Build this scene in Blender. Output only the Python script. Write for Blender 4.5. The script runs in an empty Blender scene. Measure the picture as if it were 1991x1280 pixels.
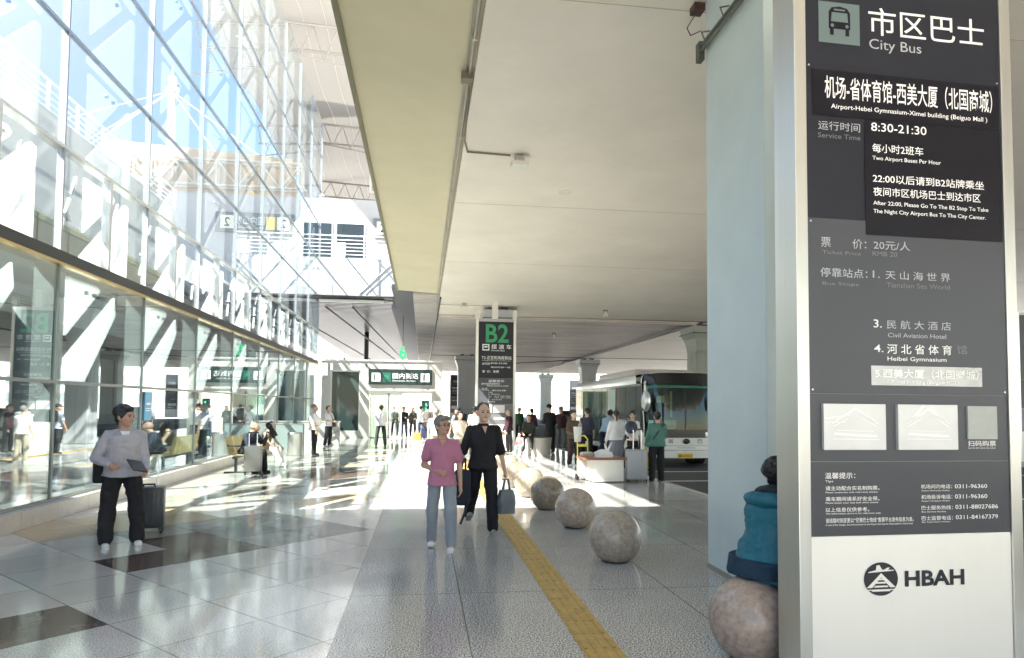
import bpy, bmesh, math, random
from mathutils import Vector, Matrix, noise, Euler
random.seed(7)
S = bpy.context.scene
COL = S.collection
R = math.radians

# ------------------------------------------------------------------ camera
def make_camera():
    yaw, pitch, roll = R(7.47), R(2.72), .009
    f = Vector((math.sin(yaw)*math.cos(pitch), math.cos(yaw)*math.cos(pitch), math.sin(pitch)))
    r = f.cross(Vector((0, 0, 1))).normalized(); u = r.cross(f)
    c, s = math.cos(roll), math.sin(roll)
    r2 = c*r + s*u; u2 = -s*r + c*u
    m = Matrix((r2, u2, -f)).transposed().to_4x4(); m.translation = (0, 0, 1.65)
    cd = bpy.data.cameras.new('camera'); cam = bpy.data.objects.new('camera', cd); COL.objects.link(cam)
    cam.matrix_world = m
    cd.sensor_fit = 'HORIZONTAL'; cd.sensor_width = 36; cd.lens = 1320/1991*36
    cd.shift_y = 89/1991; cd.clip_start = .05; cd.clip_end = 3000
    S.camera = cam
make_camera()

# ------------------------------------------------------------------ sky, sun, exposure
SUN_DIR = Vector((.82, .50, -1)).normalized()          # the way the light travels
EL = math.asin(-SUN_DIR.z); AZ = math.atan2(-SUN_DIR.x, -SUN_DIR.y)
w = bpy.data.worlds.new('World'); S.world = w; w.use_nodes = True
nt = w.node_tree; bg = nt.nodes['Background']
sky = nt.nodes.new('ShaderNodeTexSky'); sky.sky_type = 'NISHITA'; sky.sun_disc = False
sky.sun_elevation = EL; sky.sun_rotation = AZ; sky.air_density = 1.2; sky.dust_density = .15; sky.ozone_density = 2.5
nt.links.new(sky.outputs[0], bg.inputs[0]); bg.inputs[1].default_value = .05
sd = bpy.data.lights.new('sun', 'SUN'); sd.energy = 5; sd.angle = R(.6); sd.color = (1, .93, .82)
so = bpy.data.objects.new('sun', sd); COL.objects.link(so); so.rotation_euler = SUN_DIR.to_track_quat('-Z', 'Y').to_euler()
so.location = (-20, -15, 30)
S.view_settings.view_transform = 'Standard'; S.view_settings.look = 'None'
S.view_settings.exposure = 3.05; S.view_settings.gamma = 1
cy = S.cycles
cy.use_denoising = True; cy.max_bounces = 9; cy.diffuse_bounces = 5; cy.glossy_bounces = 5
cy.transmission_bounces = 6; cy.transparent_max_bounces = 24; cy.caustics_reflective = False; cy.caustics_refractive = False
cy.sample_clamp_indirect = 8; cy.use_adaptive_sampling = True; cy.adaptive_threshold = .02

# ------------------------------------------------------------------ materials
MATS = {}
def P(name, col, rough=.5, metal=0, var=0, vscale=6, bump=0, bscale=40, spec=.5, coat=0, emit=0, stretch=None):
    if name in MATS: return MATS[name]
    m = bpy.data.materials.new(name); m.use_nodes = True; MATS[name] = m
    n = m.node_tree; b = n.nodes['Principled BSDF']
    b.inputs['Base Color'].default_value = (*col, 1); b.inputs['Roughness'].default_value = rough
    b.inputs['Metallic'].default_value = metal; b.inputs['Specular IOR Level'].default_value = spec
    b.inputs['Coat Weight'].default_value = coat; b.inputs['Coat Roughness'].default_value = .05
    if emit: b.inputs['Emission Color'].default_value = (*col, 1); b.inputs['Emission Strength'].default_value = emit
    if var or bump:
        tc = n.nodes.new('ShaderNodeTexCoord'); mp = n.nodes.new('ShaderNodeMapping')
        n.links.new(tc.outputs['Object'], mp.inputs[0])
        if stretch: mp.inputs['Scale'].default_value = stretch
    if var:
        nz = n.nodes.new('ShaderNodeTexNoise'); nz.inputs['Scale'].default_value = vscale; nz.inputs['Detail'].default_value = 6
        nz.inputs['Roughness'].default_value = .65
        n.links.new(mp.outputs[0], nz.inputs['Vector'])
        mr = n.nodes.new('ShaderNodeMapRange'); mr.inputs['From Min'].default_value = .25; mr.inputs['From Max'].default_value = .75
        mr.inputs['To Min'].default_value = 1-var; mr.inputs['To Max'].default_value = 1+var
        n.links.new(nz.outputs['Fac'], mr.inputs['Value'])
        mx = n.nodes.new('ShaderNodeVectorMath'); mx.operation = 'SCALE'; mx.inputs[0].default_value = col
        n.links.new(mr.outputs[0], mx.inputs['Scale']); n.links.new(mx.outputs[0], b.inputs['Base Color'])
        m2 = n.nodes.new('ShaderNodeMapRange'); m2.inputs['To Min'].default_value = max(0, rough-.35*var); m2.inputs['To Max'].default_value = min(1, rough+.35*var)
        n.links.new(nz.outputs['Fac'], m2.inputs['Value']); n.links.new(m2.outputs[0], b.inputs['Roughness'])
    if bump:
        nb = n.nodes.new('ShaderNodeTexNoise'); nb.inputs['Scale'].default_value = bscale; nb.inputs['Detail'].default_value = 4
        n.links.new(mp.outputs[0], nb.inputs['Vector'])
        bp = n.nodes.new('ShaderNodeBump'); bp.inputs['Strength'].default_value = bump; bp.inputs['Distance'].default_value = .02
        n.links.new(nb.outputs['Fac'], bp.inputs['Height']); n.links.new(bp.outputs[0], b.inputs['Normal'])
    return m

def mat_glass(name, tint, base, top, rough=0.0):
    m = bpy.data.materials.new(name); m.use_nodes = True; MATS[name] = m
    n = m.node_tree; n.nodes.remove(n.nodes['Principled BSDF']); out = n.nodes['Material Output']
    tr = n.nodes.new('ShaderNodeBsdfTransparent'); tr.inputs[0].default_value = (*tint, 1)
    gl = n.nodes.new('ShaderNodeBsdfGlossy'); gl.inputs['Roughness'].default_value = rough; gl.inputs[0].default_value = (.95, .98, 1, 1)
    lw = n.nodes.new('ShaderNodeLayerWeight'); lw.inputs[0].default_value = .5
    pw = n.nodes.new('ShaderNodeMath'); pw.operation = 'POWER'; pw.inputs[1].default_value = 3.0; n.links.new(lw.outputs['Facing'], pw.inputs[0])
    mr = n.nodes.new('ShaderNodeMapRange'); mr.inputs['To Min'].default_value = base; mr.inputs['To Max'].default_value = top
    n.links.new(pw.outputs[0], mr.inputs['Value'])
    mx = n.nodes.new('ShaderNodeMixShader'); n.links.new(mr.outputs[0], mx.inputs[0])
    n.links.new(tr.outputs[0], mx.inputs[1]); n.links.new(gl.outputs[0], mx.inputs[2]); n.links.new(mx.outputs[0], out.inputs[0])
    return m

def mat_sheet(name, col, trans, clear):
    """thin white frit or membrane: part diffuse, part light let through, part clear"""
    m = bpy.data.materials.new(name); m.use_nodes = True; MATS[name] = m
    n = m.node_tree; n.nodes.remove(n.nodes['Principled BSDF']); out = n.nodes['Material Output']
    d = n.nodes.new('ShaderNodeBsdfDiffuse'); d.inputs[0].default_value = (*col, 1)
    t = n.nodes.new('ShaderNodeBsdfTranslucent'); t.inputs[0].default_value = (*col, 1)
    c = n.nodes.new('ShaderNodeBsdfTransparent')
    a = n.nodes.new('ShaderNodeMixShader'); a.inputs[0].default_value = trans
    b = n.nodes.new('ShaderNodeMixShader'); b.inputs[0].default_value = clear
    n.links.new(d.outputs[0], a.inputs[1]); n.links.new(t.outputs[0], a.inputs[2])
    n.links.new(a.outputs[0], b.inputs[1]); n.links.new(c.outputs[0], b.inputs[2]); n.links.new(b.outputs[0], out.inputs[0])
    return m

def mat_floor(name, col, col2, rough, scale, seam=.775, ang=45, off=(0, 0), thresh=None, speck=0, seamcol=.35, seamw=.012, spec=.5, tone=.14, coat=0):
    """polished stone: cloudy colour, speckle, fine joints on a turned grid"""
    m = bpy.data.materials.new(name); m.use_nodes = True; MATS[name] = m
    n = m.node_tree; b = n.nodes['Principled BSDF']; L = n.links.new
    b.inputs['Specular IOR Level'].default_value = spec; b.inputs['Coat Weight'].default_value = coat; b.inputs['Coat Roughness'].default_value = .06
    tc = n.nodes.new('ShaderNodeTexCoord')
    nz = n.nodes.new('ShaderNodeTexNoise'); nz.inputs['Scale'].default_value = scale; nz.inputs['Detail'].default_value = 8; nz.inputs['Roughness'].default_value = .7; nz.inputs['Distortion'].default_value = .6
    L(tc.outputs['Object'], nz.inputs['Vector'])
    cr = n.nodes.new('ShaderNodeValToRGB'); cr.color_ramp.elements[0].position = .32; cr.color_ramp.elements[1].position = .68
    cr.color_ramp.elements[0].color = (*col2, 1); cr.color_ramp.elements[1].color = (*col, 1); L(nz.outputs['Fac'], cr.inputs[0])
    last = cr.outputs[0]
    if speck:
        vo = n.nodes.new('ShaderNodeTexNoise'); vo.inputs['Scale'].default_value = 88; vo.inputs['Detail'].default_value = 2.5; vo.inputs['Roughness'].default_value = .8
        L(tc.outputs['Object'], vo.inputs['Vector'])
        c2 = n.nodes.new('ShaderNodeValToRGB'); c2.color_ramp.elements[0].position = .44; c2.color_ramp.elements[1].position = .56
        c2.color_ramp.elements[0].color = (1-speck,)*3+(1,); c2.color_ramp.elements[1].color = (1+speck*.8,)*3+(1,); L(vo.outputs['Fac'], c2.inputs[0])
        mm = n.nodes.new('ShaderNodeVectorMath'); mm.operation = 'MULTIPLY'; L(last, mm.inputs[0]); L(c2.outputs[0], mm.inputs[1]); last = mm.outputs[0]
    mp = n.nodes.new('ShaderNodeMapping'); mp.inputs['Rotation'].default_value = (0, 0, R(-ang)); mp.inputs['Location'].default_value = (-off[0], -off[1], 0)
    L(tc.outputs['Object'], mp.inputs[0])
    sx = n.nodes.new('ShaderNodeSeparateXYZ'); L(mp.outputs[0], sx.inputs[0])
    outs = []
    seams = seam if isinstance(seam, tuple) else (seam, seam)
    for i in (0, 1):
        a = n.nodes.new('ShaderNodeMath'); a.operation = 'PINGPONG'; a.inputs[1].default_value = seams[i]/2
        L(sx.outputs[i], a.inputs[0])
        c = n.nodes.new('ShaderNodeMath'); c.operation = 'LESS_THAN'; c.inputs[1].default_value = seamw/2; L(a.outputs[0], c.inputs[0]); outs.append(c)
    mxx = n.nodes.new('ShaderNodeMath'); mxx.operation = 'MAXIMUM'; L(outs[0].outputs[0], mxx.inputs[0]); L(outs[1].outputs[0], mxx.inputs[1])
    # tone shift per slab
    fl = n.nodes.new('ShaderNodeVectorMath'); fl.operation = 'DIVIDE'; fl.inputs[1].default_value = (seams[0], seams[1], 1); L(mp.outputs[0], fl.inputs[0])
    f2 = n.nodes.new('ShaderNodeVectorMath'); f2.operation = 'FLOOR'; L(fl.outputs[0], f2.inputs[0])
    wn = n.nodes.new('ShaderNodeTexWhiteNoise'); wn.noise_dimensions = '2D'; L(f2.outputs[0], wn.inputs[0])
    mr = n.nodes.new('ShaderNodeMapRange'); mr.inputs['To Min'].default_value = 1-tone; mr.inputs['To Max'].default_value = 1+tone*.7; L(wn.outputs[0], mr.inputs[0])
    sc = n.nodes.new('ShaderNodeVectorMath'); sc.operation = 'SCALE'; L(last, sc.inputs[0]); L(mr.outputs[0], sc.inputs['Scale'])
    mix = n.nodes.new('ShaderNodeMix'); mix.data_type = 'RGBA'; L(mxx.outputs[0], mix.inputs[0]); L(sc.outputs[0], mix.inputs[6])
    mix.inputs[7].default_value = (col2[0]*seamcol, col2[1]*seamcol, col2[2]*seamcol, 1); L(mix.outputs[2], b.inputs['Base Color'])
    rn = n.nodes.new('ShaderNodeTexNoise'); rn.inputs['Scale'].default_value = 1.3; rn.inputs['Detail'].default_value = 5; L(tc.outputs['Object'], rn.inputs['Vector'])
    r2 = n.nodes.new('ShaderNodeMapRange'); r2.inputs['From Min'].default_value = .3; r2.inputs['From Max'].default_value = .7
    r2.inputs['To Min'].default_value = rough*.6; r2.inputs['To Max'].default_value = rough*1.6; L(rn.outputs['Fac'], r2.inputs[0]); L(r2.outputs[0], b.inputs['Roughness'])
    bn = n.nodes.new('ShaderNodeTexNoise'); bn.inputs['Scale'].default_value = 3; L(tc.outputs['Object'], bn.inputs['Vector'])
    bp = n.nodes.new('ShaderNodeBump'); bp.inputs['Strength'].default_value = .12; bp.inputs['Distance'].default_value = .01; L(bn.outputs['Fac'], bp.inputs['Height']); L(bp.outputs[0], b.inputs['Normal'])
    return m

STEEL = P('brushed_steel', (.62, .61, .58), .33, .9, .12, 3, .05, 60, stretch=(1, 1, .05))
STEELD = P('dark_brushed_steel', (.35, .35, .34), .35, .9, .1, 3)
WHITE = P('white_paint', (.78, .78, .76), .5, 0, .05, 2)
WARMW = P('aged_white_paint', (.62, .61, .56), .5, 0, .1, 1.2)
DARKM = P('dark_metal', (.035, .037, .042), .35, .3, .1, 4)
BLACK = P('black_plastic', (.015, .015, .018), .4)
BRASS = P('brass_strip', (.65, .48, .22), .3, .8)
ALU = P('aluminium_frame', (.60, .60, .58), .38, .6, .06, 3)
SILV = P('silver_mullion', (.27, .29, .31), .35, .35, .05, 3)
RUBBER = P('rubber', (.02, .02, .02), .8)
GLASSC = mat_glass('clear_glass', (.86, .93, .93), .10, .85)
GLASSF = mat_glass('facade_glass', (.92, .96, .97), .07, .85)
GLASSL = mat_glass('lower_facade_glass', (.74, .82, .82), .20, .9)
GLASSD = mat_glass('dark_bus_glass', (.3, .38, .38), .06, .85)
GLASSW = mat_glass('windscreen_glass', (.62, .72, .70), .035, .45)
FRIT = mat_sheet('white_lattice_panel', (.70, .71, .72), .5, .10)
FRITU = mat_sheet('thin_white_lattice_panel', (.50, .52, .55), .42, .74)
FRITL = mat_sheet('lower_panel_and_sun_strip', (.90, .92, .92), .72, .0)
MEMB = mat_sheet('roof_membrane', (.40, .395, .385), .42, 0)

# ------------------------------------------------------------------ mesh helper
class MB:
    def __init__(s): s.bm = bmesh.new(); s.slot = 0
    def _n(s, f0):
        if s.slot:
            for f in list(s.bm.faces)[f0:]: f.material_index = s.slot
    def box(s, c, d, rot=None, bev=0):
        f0 = len(s.bm.faces)
        m = Matrix.Translation(c) @ (rot.to_4x4() if rot else Matrix()) @ Matrix.Diagonal((*d, 1))
        r = bmesh.ops.create_cube(s.bm, size=1, matrix=m)
        if bev:
            es = list({e for v in r['verts'] for e in v.link_edges})
            bmesh.ops.bevel(s.bm, geom=es, offset=bev, segments=2, affect='EDGES', profile=.6)
        s.bm.faces.ensure_lookup_table(); s._n(f0); return s
    def bb(s, x0, x1, y0, y1, z0, z1, bev=0):
        return s.box(((x0+x1)/2, (y0+y1)/2, (z0+z1)/2), (abs(x1-x0), abs(y1-y0), abs(z1-z0)), bev=bev)
    def cyl(s, a, b, r, r2=None, seg=12):
        f0 = len(s.bm.faces); a = Vector(a); b = Vector(b); d = b-a
        m = Matrix.Translation((a+b)/2) @ d.to_track_quat('Z', 'Y').to_matrix().to_4x4()
        bmesh.ops.create_cone(s.bm, cap_ends=True, segments=seg, radius1=r, radius2=r if r2 is None else r2, depth=d.length, matrix=m)
        s._n(f0); return s
    def sph(s, c, r, u=16, v=10, sc=(1, 1, 1), rot=None):
        m = Matrix.Translation(c) @ (rot.to_4x4() if rot else Matrix()) @ Matrix.Diagonal((*sc, 1))
        nv = s.bm.verts.new
        top = nv(m @ Vector((0, 0, r))); bot = nv(m @ Vector((0, 0, -r)))
        rows = [[nv(m @ Vector((r*math.sin(math.pi*j/v)*math.cos(2*math.pi*i/u), r*math.sin(math.pi*j/v)*math.sin(2*math.pi*i/u), r*math.cos(math.pi*j/v)))) for i in range(u)] for j in range(1, v)]
        nf = s.bm.faces.new; sl = s.slot
        for i in range(u):
            k = (i+1) % u
            nf((top, rows[0][i], rows[0][k])).material_index = sl; nf((bot, rows[-1][k], rows[-1][i])).material_index = sl
            for A, B in zip(rows, rows[1:]): nf((A[i], B[i], B[k], A[k])).material_index = sl
        return s
    def cap(s, a, ra, b, rb, seg=14):
        s.sph(a, ra, seg, 10); s.sph(b, rb, seg, 10)
        if (Vector(a)-Vector(b)).length > 1e-4: s.cyl(a, b, ra, rb, seg)
        return s
    def tube(s, pts, r, seg=8):
        for a, b in zip(pts, pts[1:]): s.cyl(a, b, r, seg=seg)
        for p in pts[1:-1]: s.sph(p, r*1.0, seg, 6)
        return s
    def poly(s, pts):
        s.bm.faces.new([s.bm.verts.new(p) for p in pts]).material_index = s.slot; return s
    def prism(s, pts, ext):
        """closed polygon pushed along ext"""
        f0 = len(s.bm.faces); e = Vector(ext); a = [s.bm.verts.new(p) for p in pts]; b = [s.bm.verts.new(Vector(p)+e) for p in pts]
        s.bm.faces.new(a); s.bm.faces.new(list(reversed(b)))
        for i in range(len(pts)):
            j = (i+1) % len(pts); s.bm.faces.new((a[j], a[i], b[i], b[j]))
        s._n(f0); return s
    def loft(s, rings, close=True):
        f0 = len(s.bm.faces); vs = [[s.bm.verts.new(p) for p in r] for r in rings]
        for A, B in zip(vs, vs[1:]):
            for i in range(len(A)):
                j = (i+1) % len(A); s.bm.faces.new((A[i], A[j], B[j], B[i]))
        if close: s.bm.faces.new(list(reversed(vs[0]))); s.bm.faces.new(vs[-1])
        s._n(f0); return s
    def build(s, name, mats, parent=None, smooth=False, loc=None, split=35):
        bmesh.ops.recalc_face_normals(s.bm, faces=s.bm.faces)
        me = bpy.data.meshes.new(name); s.bm.to_mesh(me); s.bm.free()
        for m in (mats if isinstance(mats, (list, tuple)) else [mats]): me.materials.append(m)
        if smooth:
            me.polygons.foreach_set('use_smooth', [True]*len(me.polygons))
            if split and hasattr(me, 'set_sharp_from_angle'): me.set_sharp_from_angle(angle=R(split))
        o = bpy.data.objects.new(name, me); COL.objects.link(o)
        if parent: o.parent = parent
        if loc: o.location = loc
        return o

def tag(o, label, cat, group=None, kind=None):
    o['label'] = label
    if cat: o['category'] = cat
    if group: o['group'] = group
    if kind: o['kind'] = kind
    return o
def thing(name, label, cat, loc=(0, 0, 0), rz=0, group=None):
    o = bpy.data.objects.new(name, None); COL.objects.link(o); o.location = loc; o.rotation_euler = (0, 0, rz)
    o.empty_display_size = .1
    return tag(o, label, cat, group)
def struct(o, label=None):
    o['kind'] = 'structure'
    if label: o['label'] = label
    return o
def children(o): return [c for c in bpy.data.objects if c.parent == o]
def dup(root, loc, rz, label, group=None):
    r = root.copy(); COL.objects.link(r); r.location = loc; r.rotation_euler = (0, 0, rz); r['label'] = label
    if group: r['group'] = group
    for ch in children(root):
        c = ch.copy(); COL.objects.link(c); c.parent = r
        for g in children(ch):
            d = g.copy(); COL.objects.link(d); d.parent = c
    return r

BENCH = bpy.data.scenes.new('workbench')          # empty scene used only to evaluate modifiers and text quickly
def evaluated_mesh(o):
    BENCH.collection.objects.link(o)
    with bpy.context.temp_override(scene=BENCH, view_layer=BENCH.view_layers[0]): dg = bpy.context.evaluated_depsgraph_get()
    me = bpy.data.meshes.new_from_object(o.evaluated_get(dg)); BENCH.collection.objects.unlink(o); return me
TXT = {}
def text_mesh(body, bold=0):
    k = (body, bold)
    if k in TXT: return TXT[k]
    c = bpy.data.curves.new('t', 'FONT'); c.body = body; c.size = 1; c.offset = bold; c.resolution_u = 3
    o = bpy.data.objects.new('t', c); me = evaluated_mesh(o)
    bpy.data.objects.remove(o); bpy.data.curves.remove(c)
    TXT[k] = me; return me
def letter(parent, body, x0, z0, x1, z1, y, mat, bold=0, name='lettering', flip=False):
    """flat lettering fitted into a box on the face y = const (facing -y) of its parent"""
    me = text_mesh(body, bold).copy(); me.materials.clear(); me.materials.append(mat)
    xs = [v.co.x for v in me.vertices]; ys = [v.co.y for v in me.vertices]
    ax, bx, ay, by = min(xs), max(xs), min(ys), max(ys)
    for v in me.vertices:
        u = (v.co.x-ax)/(bx-ax); t = (v.co.y-ay)/(by-ay)
        v.co = (x0+(x1-x0)*u, y, z0+(z1-z0)*t)
    me.name = name; o = bpy.data.objects.new(name, me); COL.objects.link(o); o.parent = parent; return o
# ------------------------------------------------------------------ ground, floor, road
PAN = (2.26, 5.52)
T_LIGHT = mat_floor('pale_polished_tile', (.80, .76, .68), (.70, .66, .58), .11, 1.2, off=PAN, speck=.10, spec=.9, coat=.6)
T_PINK = mat_floor('beige_polished_tile', (.74, .68, .62), (.65, .59, .53), .11, 1.2, off=PAN, speck=.08, spec=.9, coat=.6)
T_BROWN = mat_floor('brown_marble_tile', (.20, .145, .11), (.07, .045, .035), .09, 3.5, off=PAN)
T_DARK = mat_floor('dark_and_shaded_tile', (.34, .34, .31), (.24, .24, .22), .10, 2.5, off=PAN, speck=.1)
T_SAND = mat_floor('sand_yellow_tile', (.62, .47, .28), (.54, .41, .25), .12, 1.5, off=PAN, speck=.08)
T_SPECK = mat_floor('pale_speckled_tile', (.72, .685, .62), (.62, .59, .53), .12, 1.2, off=PAN, speck=.45, spec=.8, coat=.5, tone=.06)
T_GRAN = mat_floor('speckled_grey_granite', (.52, .51, .49), (.45, .44, .42), .12, 1.0, seam=(.95, 1.9), ang=0, off=(-.6, .4), speck=1.0, seamcol=.4, seamw=.011, tone=.03)
def build_floor():
    bm = bmesh.new(); t = .775; r2 = math.sqrt(.5)
    spec = {}
    for i in range(-4, 0): spec[(i, 0)] = 2
    for i in (1, 2): spec[(i, 2)] = 2
    for i in (3, 4): spec[(i, 2)] = 3
    for j in (3, 4):
        for i in range(2, 5): spec[(i, j)] = 3  # shaded stretch of floor painted as darker tiles
    spec[(2, 3)] = 2
    for j in (5, 6):
        for i in (1, 2, 3): spec[(i, j)] = 4
    for i in (6, 7): spec[(i, 5)] = 4
    spec[(6, 8)] = 3; spec[(7, 8)] = 2
    for i in (9, 10, 11):
        for j in range(9, 12): spec[(i, j)] = 2
    spec[(9, 12)] = 3; spec[(12, 12)] = 4; spec[(13, 12)] = 4
    for i in range(20, 24):
        for j in (18, 19, 20): spec[(i, j)] = 2
    for i in range(15, 18): spec[(i, 15)] = 4
    rnd = random.Random(3)
    for i in range(-26, 50):
        for j in range(-22, 50):
            p, q = 2.26+i*t, 5.52+j*t
            cx, cyy = (p-q)*r2, (p+q)*r2
            if not (-6.2 < cx+0 < .8 and -13 < cyy+.5 < 38): 
                continue
            c = [((a-b)*r2, (a+b)*r2, 0) for a, b in ((p, q), (p+t, q), (p+t, q+t), (p, q+t))]
            f = bm.faces.new([bm.verts.new(v) for v in c])
            k = spec.get((i, j))
            if k is None: k = 1 if rnd.random() < (.35 if cx < -3 else .12) else 0
            if cx > -2.6 and (i, j) not in spec and rnd.random() < .8: k = 6
            f.material_index = k
    bmesh.ops.remove_doubles(bm, verts=bm.verts, dist=1e-4)
    for co, no in (((-.6, 0, 0), (1, 0, 0)), ((-5.3, 0, 0), (-1, 0, 0)), ((0, 37, 0), (0, 1, 0)), ((0, -12, 0), (0, -1, 0))):
        bmesh.ops.bisect_plane(bm, geom=list(bm.verts)+list(bm.edges)+list(bm.faces), plane_co=co, plane_no=no, clear_outer=True)
    mb = MB(); mb.bm.free(); mb.bm = bm; mb.slot = 5
    for x0, x1 in ((-.6, 1.1), (1.37, 5.36)):
        mb.poly([(x0, -12, 0), (x1, -12, 0), (x1, 130, 0), (x0, 130, 0)])
    mb.poly([(1.1, -12, 0), (1.37, -12, 0), (1.37, 130, 0), (1.1, 130, 0)])
    mb.poly([(-16, 37, 0), (-.6, 37, 0), (-.6, 130, 0), (-16, 130, 0)])
    return struct(mb.build('floor', [T_LIGHT, T_PINK, T_BROWN, T_DARK, T_SAND, T_GRAN, T_SPECK]))
build_floor()
mb = MB()
TACT = P('yellow_tactile_paving', (.50, .33, .10), .45, 0, .35, 9, .1, 50)
mb.bb(1.1, 1.37, -2, 60, .001, .005)
for k in range(206):
    y = -2+k*.3
    for q in range(4): mb.bb(1.128+q*.066-.011+.0, 1.128+q*.066+.017, y+.012, y+.288, .005, .011)
struct(mb.build('tactile_paving', TACT))
mb = MB(); mb.bb(5.36, 5.5, -12, 130, -.14, .001, bev=.008); struct(mb.build('kerb', P('kerb_stone', (.45, .44, .42), .6, 0, .1, 4)))
ASPH = P('asphalt', (.05, .05, .052), .75, 0, .35, 2, .4, 120)
mb = MB(); mb.poly([(5.5, -60, -.12), (19, -60, -.12), (19, 135, -.12), (5.5, 135, -.12)]); struct(mb.build('road', ASPH))
mb = MB()
PAINT = P('worn_road_paint', (.72, .72, .70), .6, 0, .2, 8)
for y in (12.6, 16.0, 18.35, 24.5, 31): mb.bb(5.62, 10.2 if y < 20 else 12, y-.05, y+.05, -.119, -.115)
mb.bb(12.0, 12.12, -10, 120, -.119, -.115); mb.bb(16.5, 16.62, 0, 120, -.119, -.115)
struct(mb.build('road_marking', PAINT))
mb = MB(); mb.poly([(-600, -400, -.2), (900, -400, -.2), (900, 1500, -.2), (-600, 1500, -.2)])
struct(mb.build('ground', P('pale_concrete_ground', (.50, .48, .44), .85, 0, .12, .08)))
# ------------------------------------------------------------------ stone plinth under the glass
mb = MB()
y = -12
while y < 35.4:
    mb.bb(-5.42, -5.12, y+.003, min(y+.9, 35.4)-.003, .0015, .24, bev=.006); y += .9
tag(mb.build('stone_plinth', P('pale_pink_stone', (.60, .54, .51), .4, 0, .1, 5, .02, 80)), 'long low pale pink stone plinth under the glass wall', 'plinth')
# ------------------------------------------------------------------ glass curtain wall
def curtain_wall():
    t = thing('glass_curtain_wall', 'tall glass curtain wall with white lattice panels along the left', 'glass wall', (-5.3, 0, 0))
    X = 0.0; Y0 = -4.75; n = 13; B = 3.07
    ys = [Y0+B*k for k in range(n+1)]                     # ... 10.6 is k = 5
    rows = [(.25, 1.93), (1.98, 3.66), (3.88, 5.40), (5.44, 7.15), (7.19, 8.93), (8.97, 10.7), (10.74, 12.5), (12.54, 14.3), (14.34, 16.1)]
    LASTY = ys[-1]
    for k in range(n):
        for r, (z0, z1) in enumerate(rows):
            if r == 8 and k < 6: continue
            if k < 2 and r > 4: continue
            if r == 2:
                mb = MB()
                mb.bb(-.008, .008, ys[k]+.05, ys[k]+B/2-.03, z0, z1); mb.bb(-.008, .008, ys[k]+B/2+.03, ys[k+1]-.05, z0, z1)
                mb.build('glass_pane', GLASSF, t)
            else:
                mb = MB(); mb.bb(-.008, .008, ys[k]+.02, ys[k+1]-.02, z0, z1); mb.build('glass_pane', GLASSL if r < 2 else GLASSF, t)
    for y in ys:
        mb = MB(); mb.bb(-.30, -.02, y-.045, y+.045, .25, 3.66); mb.bb(-.02, .025, y-.022, y+.022, .25, 3.66); mb.build('mullion', P('grey_green_mullion', (.22, .25, .25), .4, .4), t)
        mb = MB(); mb.bb(-.07, -.03, y-.02, y+.02, 3.88, 16.1 if y > 12 else 10.7); mb.bb(-.03, .03, y-.018, y+.018, 3.88, 16.1 if y > 12 else 10.7); mb.build('mullion', SILV, t)
    for y in ys[:-1]:
        y += B/2; mb = MB(); mb.bb(-.1, .03, y-.045, y+.045, 3.88, 5.42); mb.build('mullion', ALU, t)
        # opening lights: frame and a chain opener behind the glass
        mb = MB()
        for yy in (y-B/2+.10, y+.10):
            mb.cyl((-.42, yy+1.0, 4.95), (-.34, yy+.55, 4.2), .035, .03, 8); mb.box((-.36, yy+.78, 4.62), (.10, .22, .05), Euler((R(-25), 0, 0)).to_matrix())
            mb.cyl((-.42, yy+1.05, 5.05), (-.38, yy+1.12, 5.35), .03, seg=8)
        mb.build('window_opener', P('opener_grey', (.34, .35, .35), .4, .3), t)
    for z, h, m in ((1.955, .045, P('grey_transom', (.25, .26, .26), .35, .5)), (5.42, .045, ALU), (7.17, .045, P('slate_transom', (.35, .38, .42), .35, .5)), (8.95, .045, MATS['slate_transom']), (10.72, .045, MATS['slate_transom']), (12.52, .045, MATS['slate_transom']), (14.32, .045, MATS['slate_transom'])):
        mb = MB(); mb.bb(-.14 if z < 6 else -.04, .032, ys[0], LASTY, z-h/2, z+h/2); mb.build('transom', m, t)
    mb = MB(); mb.bb(-.35, .06, ys[0], LASTY, 3.70, 3.87); mb.build('black_band', DARKM, t)
    mb = MB(); mb.bb(-.05, .085, ys[0], LASTY, 3.665, 3.695); mb.build('brass_trim', BRASS, t)
    mb = MB(); mb.bb(-.30, .05, ys[0], LASTY, .24, .27); mb.build('sill', STEELD, t)
    # inner lattice panels and lower sun strips
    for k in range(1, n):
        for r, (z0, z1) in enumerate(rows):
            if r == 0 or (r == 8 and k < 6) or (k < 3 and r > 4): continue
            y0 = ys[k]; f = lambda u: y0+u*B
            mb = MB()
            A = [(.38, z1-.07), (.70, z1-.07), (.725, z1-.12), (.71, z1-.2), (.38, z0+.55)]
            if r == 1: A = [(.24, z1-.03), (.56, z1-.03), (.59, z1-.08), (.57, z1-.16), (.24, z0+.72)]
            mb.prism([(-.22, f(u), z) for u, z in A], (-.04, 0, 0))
            if r == 1: Bp = [(.77, z1-.12), (.79, z1-.45), (.45, z0+.02), (.24, z0+.02), (.24, z0+.36)]  # lower row: sunlit diagonal strip given the shape of a panel
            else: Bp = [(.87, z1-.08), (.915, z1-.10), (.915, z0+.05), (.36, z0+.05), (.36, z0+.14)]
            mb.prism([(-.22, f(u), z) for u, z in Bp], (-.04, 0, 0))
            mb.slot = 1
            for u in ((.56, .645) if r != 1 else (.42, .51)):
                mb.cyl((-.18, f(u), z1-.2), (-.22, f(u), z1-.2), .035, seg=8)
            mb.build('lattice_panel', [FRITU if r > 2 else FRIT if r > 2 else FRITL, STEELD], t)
    return t
curtain_wall()
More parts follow.
